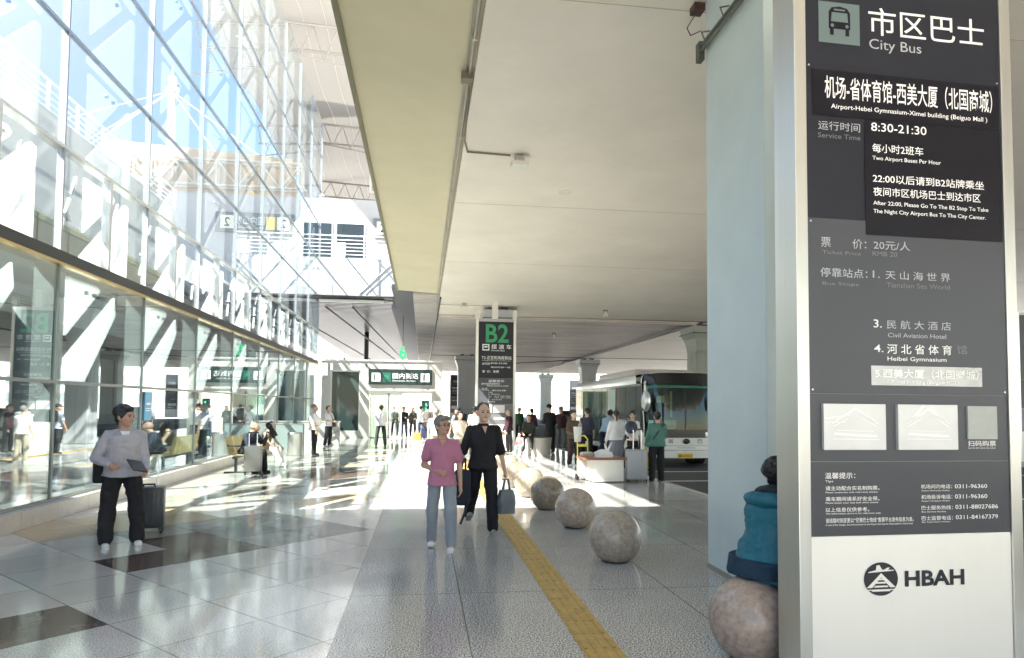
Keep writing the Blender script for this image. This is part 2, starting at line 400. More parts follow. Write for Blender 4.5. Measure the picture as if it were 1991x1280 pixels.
def interior():
    t = thing('terminal_hall', 'terminal interior seen through the glass wall, grey back wall and white gallery', 'building', (-5.5, 0, 0))
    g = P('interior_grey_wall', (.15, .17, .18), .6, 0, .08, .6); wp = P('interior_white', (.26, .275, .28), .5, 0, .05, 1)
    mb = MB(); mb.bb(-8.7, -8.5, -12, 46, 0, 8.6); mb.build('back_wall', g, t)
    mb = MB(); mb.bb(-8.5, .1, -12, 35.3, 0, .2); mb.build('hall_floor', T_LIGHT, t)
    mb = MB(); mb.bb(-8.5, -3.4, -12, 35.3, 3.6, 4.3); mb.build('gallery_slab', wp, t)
    for k in range(10):
        mb = MB()
        for q in range(5): mb.bb(-3.4, -3.36, 3+k*3.07, 5.0+k*3.07, 3.8+q*.06, 3.83+q*.06)
        mb.build('louvre', STEELD, t)
    for k in range(6):
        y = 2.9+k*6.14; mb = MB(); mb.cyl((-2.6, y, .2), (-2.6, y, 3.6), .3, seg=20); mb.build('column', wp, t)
    mb = MB()
    for k in range(16): mb.bb(-8.48, -8.44, 0+k*2.2, .03+k*2.2, .2, 8.6)
    mb.build('wall_joints', DARKM, t)
    for k, (y, d) in enumerate(((12.5, 3), (18.5, 2.4), (25, 3.2))):
        mb = MB(); mb.bb(-5.6, -4.9, y, y+d, .2, 1.3, bev=.03); mb.build('counter', STEELD if k % 2 else wp, t)
    mb = MB(); mb.bb(-13, .05, -5, 5.0, 12, 12.3); mb.build('roof', WARMW, t)  # added unseen slab, placed to shade the near floor
    mb = MB(); mb.bb(-60, -1.35, 41.0, 41.8, 0, 26); mb.build('sky_blocker', P('dark_sky_blocker', (.018, .025, .035), .5, 0, .3, .1), t)  # added dark wall that keeps bright sky from showing behind the glass
    # shop fronts under the gallery
    for k in range(5):
        mb = MB(); mb.bb(-8.44, -8.36, 1+k*6.2, 5.4+k*6.2, .3, 3.0); mb.build('shopfront', P('shopfront_teal', (.10, .16, .17), .15, 0, .5, .8) if k % 2 else P('shopfront_grey', (.2, .22, .22), .2, 0, .4, .6), t)
interior()
# blue notice on the glass
t = thing('blue_notice', 'blue notice hanging on the glass wall near the man in grey', 'notice', (-5.27, 13.95, 1.33))
mb = MB(); mb.bb(0, .012, -.17, .17, 0, .55); mb.build('board', P('notice_blue', (.08, .32, .55), .3, 0, .15, 4), t)
mb = MB(); mb.bb(.012, .015, -.10, .10, .30, .34); mb.bb(.012, .015, -.13, .13, .22, .235); mb.bb(.012, .015, -.13, .10, .18, .195); mb.build('lettering', WHITE, t)

# ------------------------------------------------------------------ elevated road deck
CEIL = P('deck_soffit_paint', (.73, .69, .62), .55, 0, .09, .55, .1, 5)
WING = P('deck_edge_paint', (.58, .53, .37), .55, 0, .09, .6, .08, 5)
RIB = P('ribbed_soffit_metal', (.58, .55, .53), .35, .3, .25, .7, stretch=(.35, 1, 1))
RIBL = P('lit_ribbed_soffit_metal', (.80, .77, .73), .4, .1, .12, .5, stretch=(.35, 1, 1))  # paler copy of the ribbed metal, reflected ground light put into its colour
CONC = P('deck_concrete', (.20, .195, .185), .7, 0, .1, .8)
def deck():
    t = thing('elevated_road_deck', 'elevated road deck overhead with smooth cream soffit and olive edge strip', 'road deck')
    mb = MB(); mb.bb(.62, 27, -16, 32.62, 6.05, 8.0); mb.build('soffit_slab', CEIL, t)
    mb = MB(); mb.prism([(-1.05, -16, 6.26), (.62, -16, 6.16), (.62, -16, 8.0), (-1.05, -16, 8.0)], (0, 43.2, 0)); mb.build('edge_wing', WING, t)
    mb = MB(); mb.bb(-1.10, -1.03, -16, 27.2, 6.22, 6.42); mb.build('drip_edge', P('dark_olive_edge', (.16, .15, .08), .5), t)
    mb = MB(); mb.bb(-1.10, -1.051, -16, 27.2, 6.43, 9.05); mb.build('fascia', CONC, t)
    mb = MB(); mb.bb(-1.049, -.8, -16, 27.2, 8.0, 9.05); mb.build('parapet', CONC, t)
    mb = MB()
    for z in (9.2, 9.37, 9.54, 9.71, 9.95): mb.cyl((-.92, -10, z), (-.92, 27.2, z), .022 if z < 9.9 else .035, seg=6)
    for k in range(26): mb.bb(-.95, -.89, -10+k*1.5, -9.94+k*1.5, 9.05, 9.97)
    mb.build('railing', WHITE, t)
    mb = MB()
    for y in (7, 14.5, 20.5): mb.bb(.63, 26.9, y, y+.012, 6.046, 6.052)
    mb.build('panel_joint', P('joint_brown', (.42, .38, .33), .6), t)
    # ribbed continuation
    t2 = thing('ribbed_deck', 'farther road deck segment with grey ribbed soffit beyond the B2 pylon', 'road deck')
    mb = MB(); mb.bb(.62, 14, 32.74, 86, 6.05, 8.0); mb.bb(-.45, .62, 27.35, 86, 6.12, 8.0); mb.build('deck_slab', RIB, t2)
    mb = MB(); y = 33
    while y < 85.5: mb.bb(.66, 13.98, y, y+.05, 6.02, 6.05); y += .42
    y = 27.5
    while y < 85: mb.bb(-.44, .60, y, y+.05, 6.08, 6.12); y += .42
    mb.build('soffit_rib', RIB, t2)
    mb = MB(); mb.bb(.62, .68, 27.3, 86, 5.98, 6.06); mb.bb(.62, 14, 57.9, 58.1, 5.99, 6.05); mb.build('joint_strip', P('dark_joint', (.05, .045, .04), .6), t2)
    t3 = thing('outer_ribbed_deck', 'outer road deck segment with pale sunlit ribbed soffit above the coach', 'road deck')
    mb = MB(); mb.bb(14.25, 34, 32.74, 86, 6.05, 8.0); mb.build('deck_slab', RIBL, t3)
    mb = MB(); y = 33
    while y < 85.5: mb.bb(14.3, 33.9, y, y+.05, 6.02, 6.05); y += .42
    mb.build('soffit_rib', RIBL, t3)
    mb = MB(); mb.bb(.62, 27, 32.63, 32.73, 6.02, 6.2); mb.bb(14.0, 14.25, 32.74, 86, 6.1, 6.3); mb.bb(14.3, 34, 57.9, 58.05, 5.99, 6.05); mb.build('joint_strip', MATS['dark_joint'], t3)
deck()
PIPE = P('grey_conduit', (.42, .40, .36), .4, .5)
mb = MB(); mb.cyl((.56, -10, 6.11), (.56, 32, 6.11), .022, seg=8); mb.cyl((.50, -10, 6.13), (.50, 32, 6.13), .010, seg=6)
for k in range(12): mb.bb(.53, .59, -4+k*3.0, -3.97+k*3.0, 6.085, 6.16)
tag(mb.build('conduit', PIPE), 'long thin conduit running under the deck along its olive edge strip', 'conduit')
mb = MB(); mb.tube([(.56, 9.0, 6.08), (.62, 11.0, 6.03), (.70, 11.5, 6.03), (1.45, 11.55, 6.03)], .016); mb.bb(.45, .6, 8.9, 9.05, 6.04, 6.14)
tag(mb.build('conduit', P('dark_conduit', (.14, .12, .09), .5)), 'dark bent conduit feeding the nearest ceiling floodlight', 'conduit')
mb = MB(); mb.cyl((.62, 29.0, 6.0), (2.9, 29.05, 6.0), .018, seg=6)
tag(mb.build('conduit', PIPE), 'thin conduit on the soffit beside the far small floodlight', 'conduit')
mb = MB(); mb.cyl((.7, 32.4, 5.98), (13.6, 32.4, 5.95), .04, seg=8); mb.cyl((.7, 32.5, 5.90), (13.6, 32.5, 5.86), .03, seg=8)
tag(mb.build('pipe', P('pink_white_pipe', (.6, .54, .5), .4)), 'pair of pale pipes under the soffit joint, right of the B2 pylon', 'pipe')
mb = MB(); mb.cyl((13.9, 33, 5.97), (13.95, 70, 5.97), .05, seg=8); mb.cyl((7.2, 60, 5.5), (13.8, 60.2, 5.98), .035, seg=6)
tag(mb.build('pipe', DARKM), 'dark pipe following the edge between the two ribbed soffits', 'pipe')
def floodlight(loc, s, label):
    t = thing('ceiling_floodlight', label, 'floodlight', loc, R(4), 'small floodlights on the soffit')
    mb = MB(); mb.box((0, 0, -.05*s), (.16*s, .10*s, .10*s)); mb.cyl((0, 0, 0), (0, 0, .02), .09*s); mb.build('bracket', PIPE, t)
    mb = MB(); mb.box((0, .0, -.15*s), (.30*s, .20*s, .07*s), bev=.012*s)
    for k in range(5): mb.box((-.10*s+k*.05*s, .02*s, -.105*s), (.012*s, .16*s, .03*s))
    mb.build('housing', WARMW, t)
    mb = MB(); mb.box((0, -.0, -.189*s), (.25*s, .15*s, .008*s)); mb.build('lens', P('floodlight_lens', (.85, .85, .8), .2), t)
    return t
floodlight((1.62, 11.6, 6.05), 1.0, 'nearest floodlight on the cream soffit at the end of the bent conduit')
floodlight((1.70, 28.8, 6.05), 1.0, 'farther floodlight on the soffit just before the B2 pylon')
t = thing('recessed_downlight', 'round recessed downlight in the cream soffit', 'downlight', (2.82, 13.44, 6.05))
mb = MB(); mb.cyl((0, 0, -.012), (0, 0, .0), .13, seg=24); mb.build('rim', WARMW, t)
mb = MB(); mb.cyl((0, 0, -.018), (0, 0, -.012), .08, seg=20); mb.build('lens', MATS['floodlight_lens'], t)
def speaker(loc, label):
    t = thing('hanging_speaker', label, 'loudspeaker', loc, 0, 'small devices hanging under the soffit')
    mb = MB(); mb.cyl((-.09, 0, 0), (-.09, 0, -.14), .012, seg=6); mb.cyl((.09, 0, 0), (.09, 0, -.14), .012, seg=6); mb.cyl((0, 0, 0), (0, 0, -.03), .08); mb.build('bracket', DARKM, t)
    mb = MB(); mb.cyl((0, 0, -.10), (0, 0, -.3), .07, .13, 16); mb.build('horn', WARMW, t)
speaker((8.1, 29.6, 6.05), 'larger hanging speaker under the soffit above the coach roof')
speaker((7.6, 39.2, 6.03), 'smaller hanging speaker on the ribbed soffit right of the B2 pylon')
t = thing('hanging_number_sign', 'green number 6 hanging above the arrivals doorway', 'number sign', (-1.10, 37, 4.1))
letter(t, '6', -.2, .1, .2, .8, -.02, P('lit_green', (.03, .45, .16), .4, emit=.25), .02)
mb = MB(); mb.bb(-.015, .015, -.01, .01, .78, 2.6); mb.build('rod', DARKM, t)

# ------------------------------------------------------------------ columns with flared heads
COLM = P('blue_grey_column_panel', (.60, .69, .70), .34, 0, .09, .9, .08, 3)
def column(x0, y0, wx, wy, label, m, ztop=6.05, g='deck columns with flared heads'):
    t = thing('deck_column', label, 'column', (x0+wx/2, y0+wy/2, 0), 0, g)
    a, b = wx/2, wy/2
    mb = MB(); mb.bb(-a, a, -b, b, 0, ztop-1.45, bev=.03); mb.build('shaft', m, t)
    mb = MB()
    rings = []
    for s, z in ((1, ztop-1.45), (1.03, ztop-1.15), (1.12, ztop-.8), (1.25, ztop-.55), (1.27, ztop-.17)):
        e = (s-1)*1.0
        rings.append([(-a-e, -b-e, z), (a+e, -b-e, z), (a+e, b+e, z), (-a-e, b+e, z)])
    mb.loft(rings); mb.build('flared_head', m, t)
    mb = MB()
    for sx in (-.55, .55): mb.bb(sx*a-.15, sx*a+.15, -.3, .3, ztop-.17, ztop)
    mb.build('bearing', DARKM, t)
    z = ztop-.53
    mb = MB()
    e = .30
    mb.tube([(-a-e, -b-e, z), (-a-e, b+e, z), (a+e, b+e, z), (a+e, -b-e, z), (-a-e, -b-e, z)], .022)
    mb.build('band', P('dark_green_band', (.09, .10, .08), .4, .3), t)
    mb = MB(); mb.bb(-a-.004, -a+.001, -.003, .003, .0, ztop-1.45); mb.bb(-.003, .003, -b-.004, -b+.001, 0, ztop-1.45); mb.build('panel_seam', DARKM, t)
    return t
def near_column():
    t = thing('deck_column', 'large pale blue column right behind the city bus sign', 'column', (3.52, 6.2, 0), 0, 'deck columns with flared heads')
    mb = MB(); mb.bb(-.55, .55, -.62, .62, 0, 6.05, bev=.012); mb.build('shaft', COLM, t)
    mb = MB(); mb.bb(-.556, .556, -.626, .626, 0, .05); mb.build('skirting', STEELD, t)
    mb = MB()
    for dz in (0, .055): mb.tube([(-.60, .66, 5.5+dz), (-.60, -.66, 5.5+dz), (.6, -.66, 5.5+dz)], .02)
    for y in (.5, 0.05, -.4): mb.tube([(-.6, y, 5.52), (-.66, y-.03, 5.62), (-.6, y-.1, 5.6)], .008, 6)
    mb.bb(-.63, -.57, .6, .70, 5.40, 5.60)
    mb.build('band', P('dark_green_band', (.09, .10, .08), .4, .3), t)
    mb = MB(); mb.bb(-.68, -.56, .60, .74, 5.95, 6.03); mb.tube([(-.63, .7, 5.95), (-.72, .72, 5.8), (-.68, .72, 5.72), (-.58, .66, 5.75)], .006, 6); mb.build('junction_box', P('dark_brown_box', (.05, .02, .02), .5), t)
near_column()
GRC = P('green_grey_column', (.30, .34, .30), .5, 0, .08, 1); LGC = P('light_grey_column', (.42, .44, .46), .45, 0, .08, 1)
column(2.85, 29.5, .9, .9, 'column hidden behind the B2 bus pylon', LGC)
column(2.9, 56.5, 1.5, 1.2, 'grey panelled column just left of the B2 pylon, behind the couple', LGC)
column(13.9, 33.2, .9, 1.3, 'green grey flared column behind the coach roof', GRC)
column(13.9, 58.5, 1.3, 1.2, 'grey column rising behind the back of the coach', LGC)
column(15.0, 86, 1.4, 1.2, 'farthest pale column left of the coach', COLM)

# ------------------------------------------------------------------ upper level bridge building at the end
def bridge():
    t = thing('upper_level_bridge', 'white upper level bridge with parapet, railing and departures wall', 'bridge')
    wh = P('white_cladding', (.42, .41, .41), .5, 0, .03, .8)
    mb = MB(); mb.bb(-5.45, -1.34, 34, 34.25, 7.08, 8.94)
    mb.bb(-1.55, -1.34, 34.25, 80, 7.08, 8.94); mb.build('parapet', wh, t)
    mb = MB()
    for x in (-2.0, -4.5): mb.bb(x-.008, x+.008, 33.985, 34.0, 7.1, 8.92)
    mb.cyl((-3.2, 33.97, 7.15), (-1.45, 33.97, 8.9), .03, seg=6); mb.cyl((-2.9, 33.97, 7.15), (-1.4, 33.97, 8.65), .02, seg=6)  # slanted tubes draw the diagonal shade lines of the sunlit parapet
    mb.build('panel_joint', P('joint_and_shade_line', (.55, .54, .52), .5), t)
    mb = MB(); mb.bb(-8, -1.55, 34.25, 80, 7.02, 7.5); mb.build('floor_slab', P('dark_slat_soffit', (.10, .095, .105), .4, .3, .2, 1), t)
    mb = MB(); y = 35
    while y < 79: mb.bb(-8, -1.6, y, y+.22, 6.96, 7.02); y += .5
    mb.build('soffit_slat', P('soffit_slat_metal', (.20, .19, .205), .3, .5, .15, 2), t)
    mb = MB(); mb.bb(-1.60, -.46, 33.95, 86, 6.5, 6.7); mb.bb(-1.3, -.46, 27.25, 33.95, 6.34, 6.5); mb.build('gap_shade', P('dark_gap_shade', (.03, .03, .04), .5), t)  # added dark slabs standing for the shade in the gap, hiding the sky
    mb = MB(); mb.bb(-5.2, -2.0, 34.6, 35.0, 6.86, 6.96); mb.build('light_trough', WHITE, t)
    mb = MB(); mb.cyl((-4.1, 50, 0), (-4.1, 50, 7), .16, seg=12); mb.build('post', DARKM, t)
    mb = MB(); mb.cyl((-5.2, 37, 6.9), (-1.8, 60, 5.2), .05, seg=6); mb.cyl((-3.8, 37, 6.9), (-1.6, 62, 5.6), .05, seg=6); mb.cyl((-7.0, 37, 6.5), (-3.0, 60, 4.8), .05, seg=6); mb.build('hanger', DARKM, t)
    mb = MB()
    for z in (9.12, 9.3, 9.48, 9.66, 9.84): mb.cyl((-5.4, 34.1, z), (-1.45, 34.1, z), .02, seg=6)
    mb.cyl((-5.4, 34.1, 10.05), (-1.45, 34.1, 10.05), .035, seg=8)
    for k in range(3): mb.bb(-1.5-k*1.5-.03, -1.5-k*1.5+.03, 34.07, 34.13, 8.94, 10.05)
    for k in range(2): mb.bb(-1.6-k*2.3-.5, -1.6-k*2.3, 34.08, 34.12, 9.0, 9.7)
    mb.build('railing', WHITE, t)
    mb = MB(); mb.bb(-7.2, 8, 40.3, 40.6, 7.4, 13.75); mb.build('wall', wh, t)
    for x0, x1, z0, z1, n in ((-7.05, -5.35, 9.6, 12.35, 'window'), (-5.2, -3.5, 7.5, 12.35, 'door')):
        mb = MB(); mb.bb(x0, x1, 40.24, 40.3, z0, z1); fr = mb.build(n, ALU, t)
        mb = MB(); mb.bb(x0+.08, x1-.08, 40.21, 40.24, z0+.08, z1-.08); mb.build('glass', P('dark_teal_glass', (.018, .024, .028), .1), fr)
    mb = MB(); mb.bb(-3.3, .5, 40.18, 40.3, 7.5, 9.3); mb.bb(-2.6, -1.6, 40.15, 40.3, 9.9, 11.1); mb.build('shopfront', P('pale_teal_glass', (.25, .32, .32), .1), t)
    # beige gable wall with the number 22 under the canopy
    mb = MB(); mb.prism([(-3.1, 41.5, 13.75), (8, 41.5, 13.75), (8, 41.5, 17.0), (-2.6, 41.5, 16.4)], (0, .3, 0)); mb.build('gable_wall', P('beige_gable', (.55, .42, .30), .6, 0, .1, .8), t)
    letter(t, '22', -1.3, 13.95, -.1, 14.75, 41.49, P('yellow_sign', (.85, .62, .12), .4), .02)
    s = thing('departures_sign', 'dark departures sign on the white wall of the upper level', 'sign', (-3.02, 40.1, 11.5), 0)
    mb = MB(); mb.bb(0, 4.3, 0, .15, 0, 1.15); mb.build('board', P('sign_grey', (.16, .17, .16), .4), s)
    for x in (.2, 3.3):
        mb = MB(); mb.bb(x, x+.7, -.03, 0, .2, .95); q = mb.build('number_plate', P('sign_cream', (.8, .78, .62), .4), s); letter(q, '2', x+.2, .32, x+.5, .83, -.034, DARKM, .01)
    mb = MB(); mb.bb(1.0, 1.5, -.03, 0, .2, .95); mb.build('arrow_block', MATS['yellow_sign'], s)
    letter(s, '国内出发', 1.6, .45, 3.2, .95, -.01, WHITE); letter(s, 'Domestic Departures', 1.6, .2, 3.2, .35, -.01, WHITE)
bridge()
def truss(name, label, x0, x1, y, z0, z1, n, r=.045, d=0):
    mb = MB()
    for yy in ((y, y+d) if d else (y,)):
        mb.cyl((x0, yy, z0), (x1, yy, z0), r*1.4); mb.cyl((x0, yy, z1), (x1, yy, z1), r*1.4)
        for k in range(n+1):
            x = x0+(x1-x0)*k/n; mb.cyl((x, yy, z0), (x, yy, z1), r, seg=8)
            if k < n:
                x2 = x0+(x1-x0)*(k+1)/n; mb.cyl((x, yy, z0 if k % 2 else z1), (x2, yy, z1 if k % 2 else z0), r, seg=8)
    tag(mb.build(name, P('cream_steel', (.55, .52, .44), .45)), label, 'truss')
truss('box_truss', 'white box truss in front of the beige gable above the upper level', -3.3, 7.5, 40.8, 14.4, 15.9, 9, d=.6)
# mast with cables behind the deck, seen mirrored in the glass
t = thing('cable_mast', 'white mast with stay cables mirrored in the upper glass', 'mast', (11.0, 60, 0))
mb = MB(); mb.cyl((0, 0, 8), (0, 0, 29.5), .42, .34, 16); mb.cyl((0, 0, 29.5), (0, 0, 30.4), .12, .05, 10); mb.cyl((0, 0, 28.2), (0, 0, 28.5), .55, .55, 16); mb.build('mast', P('mast_grey_white', (.42, .42, .41), .5), t)
for dx, dz in ((-12, 19), (-9, 16), (8, 19), (12, 17), (17, 20)):
    mb = MB(); mb.cyl((0, 0, 28.3), (dx, -4, dz), .055, seg=8); mb.build('cable', ALU, t)
# ------------------------------------------------------------------ membrane roof
def membrane():
    t = thing('membrane_roof', 'white membrane roof high above the upper level bridge', 'canopy')
    mb = MB()
    xs = [-9.2+1.05*i for i in range(10)]; ysn = [28+1.5*j for j in range(50)]
    grid = []
    for j, y in enumerate(ysn):
        row = []
        for i, x in enumerate(xs):
            u = (x+9.2)/9.45
            z = 20.6 - .3*math.cos((y-33)/12*2*math.pi)*-1 + .8*abs(math.sin(i*1.3+.4)) * .2 - 1.4*(1-u)*.6
            row.append(mb.bm.verts.new((x, y, z)))
        grid.append(row)
    for a, b in zip(grid, grid[1:]):
        for i in range(len(a)-1): mb.bm.faces.new((a[i], a[i+1], b[i+1], b[i]))
    o = mb.build('membrane', MEMB, t, True, split=0)
    sm = o.modifiers.new('thickness', 'SOLIDIFY'); sm.thickness = .03
    g = P('grey_seam', (.5, .49, .46), .5)
    for i in range(1, 9):
        mb = MB(); mb.tube([(xs[i], y, 20.6+.3*math.cos((y-33)/12*2*math.pi)+.16*abs(math.sin(i*1.3+.4))-.84*(1-(xs[i]+9.2)/9.45)-.04) for y in ysn], .02, 5); mb.build('seam_cable', g, t)
    def tr(y, x0, x1, zt, zb, zl):
        mb = MB(); mb.cyl((x0, y, zt), (x1, y, zt-.5), .08); mb.cyl((x0, y+.5, zb), (x1, y+.5, zb-.35), .07); mb.cyl((x0, y-.3, zb-.1), (x1, y-.3, zl), .05)
        for k in range(8):
            xa = x0+(x1-x0)*k/8; xb = x0+(x1-x0)*(k+.5)/8; xc = x0+(x1-x0)*(k+1)/8; f = (k+.5)/8
            mb.cyl((xa, y, zt-.5*k/8), (xb, y-.3, zb-.1+(zl-zb)*f), .035, seg=6); mb.cyl((xb, y-.3, zb-.1+(zl-zb)*f), (xc, y, zt-.5*(k+1)/8), .035, seg=6)
        mb.build('roof_truss', P('pale_truss_steel', (.30, .29, .28), .45), t)
    tr(33, -9, .3, 20.2, 19.1, 17.0); tr(45, -9, .3, 20.2, 19.1, 17.6); tr(57, -9, .3, 20.2, 19.1, 17.6)
membrane()
# ------------------------------------------------------------------ arrivals doorway building
def portal():
    st = P('grey_stone_cladding', (.47, .455, .42), .45, 0, .1, 1.5, .02, 60)
    t = thing('arrivals_entrance', 'low grey stone arrivals entrance with glass doors at the end of the walkway', 'entrance', (0, 35.5, 0))
    mb = MB()
    for a in ((-5.15, -4.68, 0, 3.95), (-3.2, -2.72, 0, 3.95), (.46, .98, 0, 3.95), (-4.68, -3.2, 0, .31), (-4.68, -3.2, 3.45, 3.95), (-2.72, .46, 2.3, 3.95)):
        mb.bb(a[0], a[1], 0, .45, a[2], a[3])
    mb.build('front_wall', st, t)
    mb = MB(); mb.bb(-5.15, .98, .45, 7.5, 3.7, 3.94); mb.build('roof', st, t)
    mb = MB(); mb.bb(-5.15, -5.0, .45, 7.5, 0, 3.7); mb.bb(.83, .98, .45, 7.5, 0, 3.7); mb.bb(-3.0, -2.9, .45, 7.5, 0, 3.7); mb.build('side_wall', P('warm_white_wall', (.74, .72, .66), .6), t)
    mb = MB(); mb.bb(-5.0, -3.0, 7.3, 7.5, 0, 3.7); mb.bb(-2.9, -2.0, 7.3, 7.5, 0, 3.7); mb.bb(-2.0, .83, 7.3, 7.5, 2.6, 3.7); mb.build('rear_wall', MATS['warm_white_wall'], t)
    mb = MB(); mb.bb(-5.22, 1.03, -.06, 0, 3.95-.02, 4.02); mb.build('coping', ALU, t)
    mb = MB(); mb.bb(-2.78, .52, -.05, 0, 2.3, 2.42); mb.bb(-2.9, .6, -.25, 0, 2.42, 2.47); mb.build('canopy_strip', ALU, t)
    mb = MB(); mb.bb(-4.62, -3.26, .2, .22, .37, 3.39); w_ = mb.build('window', P('dark_entrance_glass', (.03, .045, .045), .06), t)
    mb = MB()
    for a in ((-4.68, -4.62), (-3.26, -3.2)): mb.bb(a[0], a[1], .12, .3, .31, 3.45)
    mb.bb(-4.68, -3.2, .12, .3, .31, .37); mb.bb(-4.68, -3.2, .12, .3, 3.39, 3.45); mb.build('frame', ALU, w_)
    for x0, x1 in ((-2.66, -1.75), (-1.72, -1.1)):
        mb = MB(); mb.bb(x0, x1, .2, .215, .05, 2.2); d = mb.build('sliding_door', mat_glass('green_door_glass', (.55, .72, .62), .12, .8) if x0 < -2 else GLASSC, t)
        mb = MB(); mb.bb(x0-.03, x0+.03, .17, .25, 0, 2.3); mb.bb(x1-.03, x1+.03, .17, .25, 0, 2.3); mb.bb(x0, x1, .17, .25, 2.2, 2.3); mb.bb(x0, x1, .17, .25, 0, .06); mb.build('frame', ALU, d)
    mb = MB(); mb.bb(-.05, .34, .2, .22, .05, 1.95); mb.build('door_leaf', P('dark_green_panel', (.02, .10, .07), .3), t)
    mb = MB(); mb.bb(.17, .2, .16, .2, .1, 1.8); mb.build('green_light_strip', P('green_strip', (.05, .8, .35), .4, emit=1.2), t)
    for x in (-1.9, -.4):
        mb = MB(); mb.bb(x-.5, x+.5, 2.0, 5.5, 3.66, 3.70); mb.build('added_glow_panel', P('added_glow', (1, .96, .88), .5, emit=4), t)  # glowing panels added to brighten the vestibule
    mb = MB(); mb.bb(-5.0, .83, .45, 7.5, .002, .012); mb.build('vestibule_floor', T_LIGHT, t)
    # security camera and small fittings
    for x, z in ((-4.0, 4.05), (-2.9, 3.75)):
        mb = MB(); mb.cyl((x, -.15, z), (x, .0, z-.02), .05, seg=10); mb.bb(x-.02, x+.02, -.04, 0, z-.1, z+.05); mb.build('security_camera', DARKM, t)
    s = thing('arrivals_sign', 'dark sign with 1F squares and white writing above the arrivals doors', 'sign', (-2.77, 35.40, 2.74))
    mb = MB(); mb.bb(0, 3.24, 0, .1, 0, .80); mb.build('board', P('sign_dark_green', (.006, .017, .017), .3), s)
    for x in (.16, 2.66):
        mb = MB(); mb.box((x+.22, -.006, .38), (.44, .012, .44), bev=.0); q = mb.build('floor_number_plate', P('sign_white', (.8, .82, .82), .4), s)
        letter(q, '1', x+.12, .22, x+.19, .54, -.014, DARKM, .0); letter(q, 'F', x+.26, .22, x+.34, .36, -.014, DARKM, .01)
    mb = MB(); mb.bb(.72, 1.14, -.008, 0, .14, .62); q = mb.build('green_pictogram', P('sign_green', (.012, .085, .06), .4), s)
    mb = MB(); mb.poly([(.80, -.011, .5), (1.0, -.011, .5), (1.06, -.011, .38), (1.0, -.011, .26), (.8, -.011, .26)]); mb.build('arrow', P('mid_green', (.02, .14, .095), .4), q)
    letter(s, '国内到达', 1.22, .32, 2.52, .60, -.006, WHITE, 0); letter(s, 'Domestic Arrivals', 1.22, .17, 2.42, .255, -.006, P('sign_pale_text', (.6, .62, .62), .4))
portal()
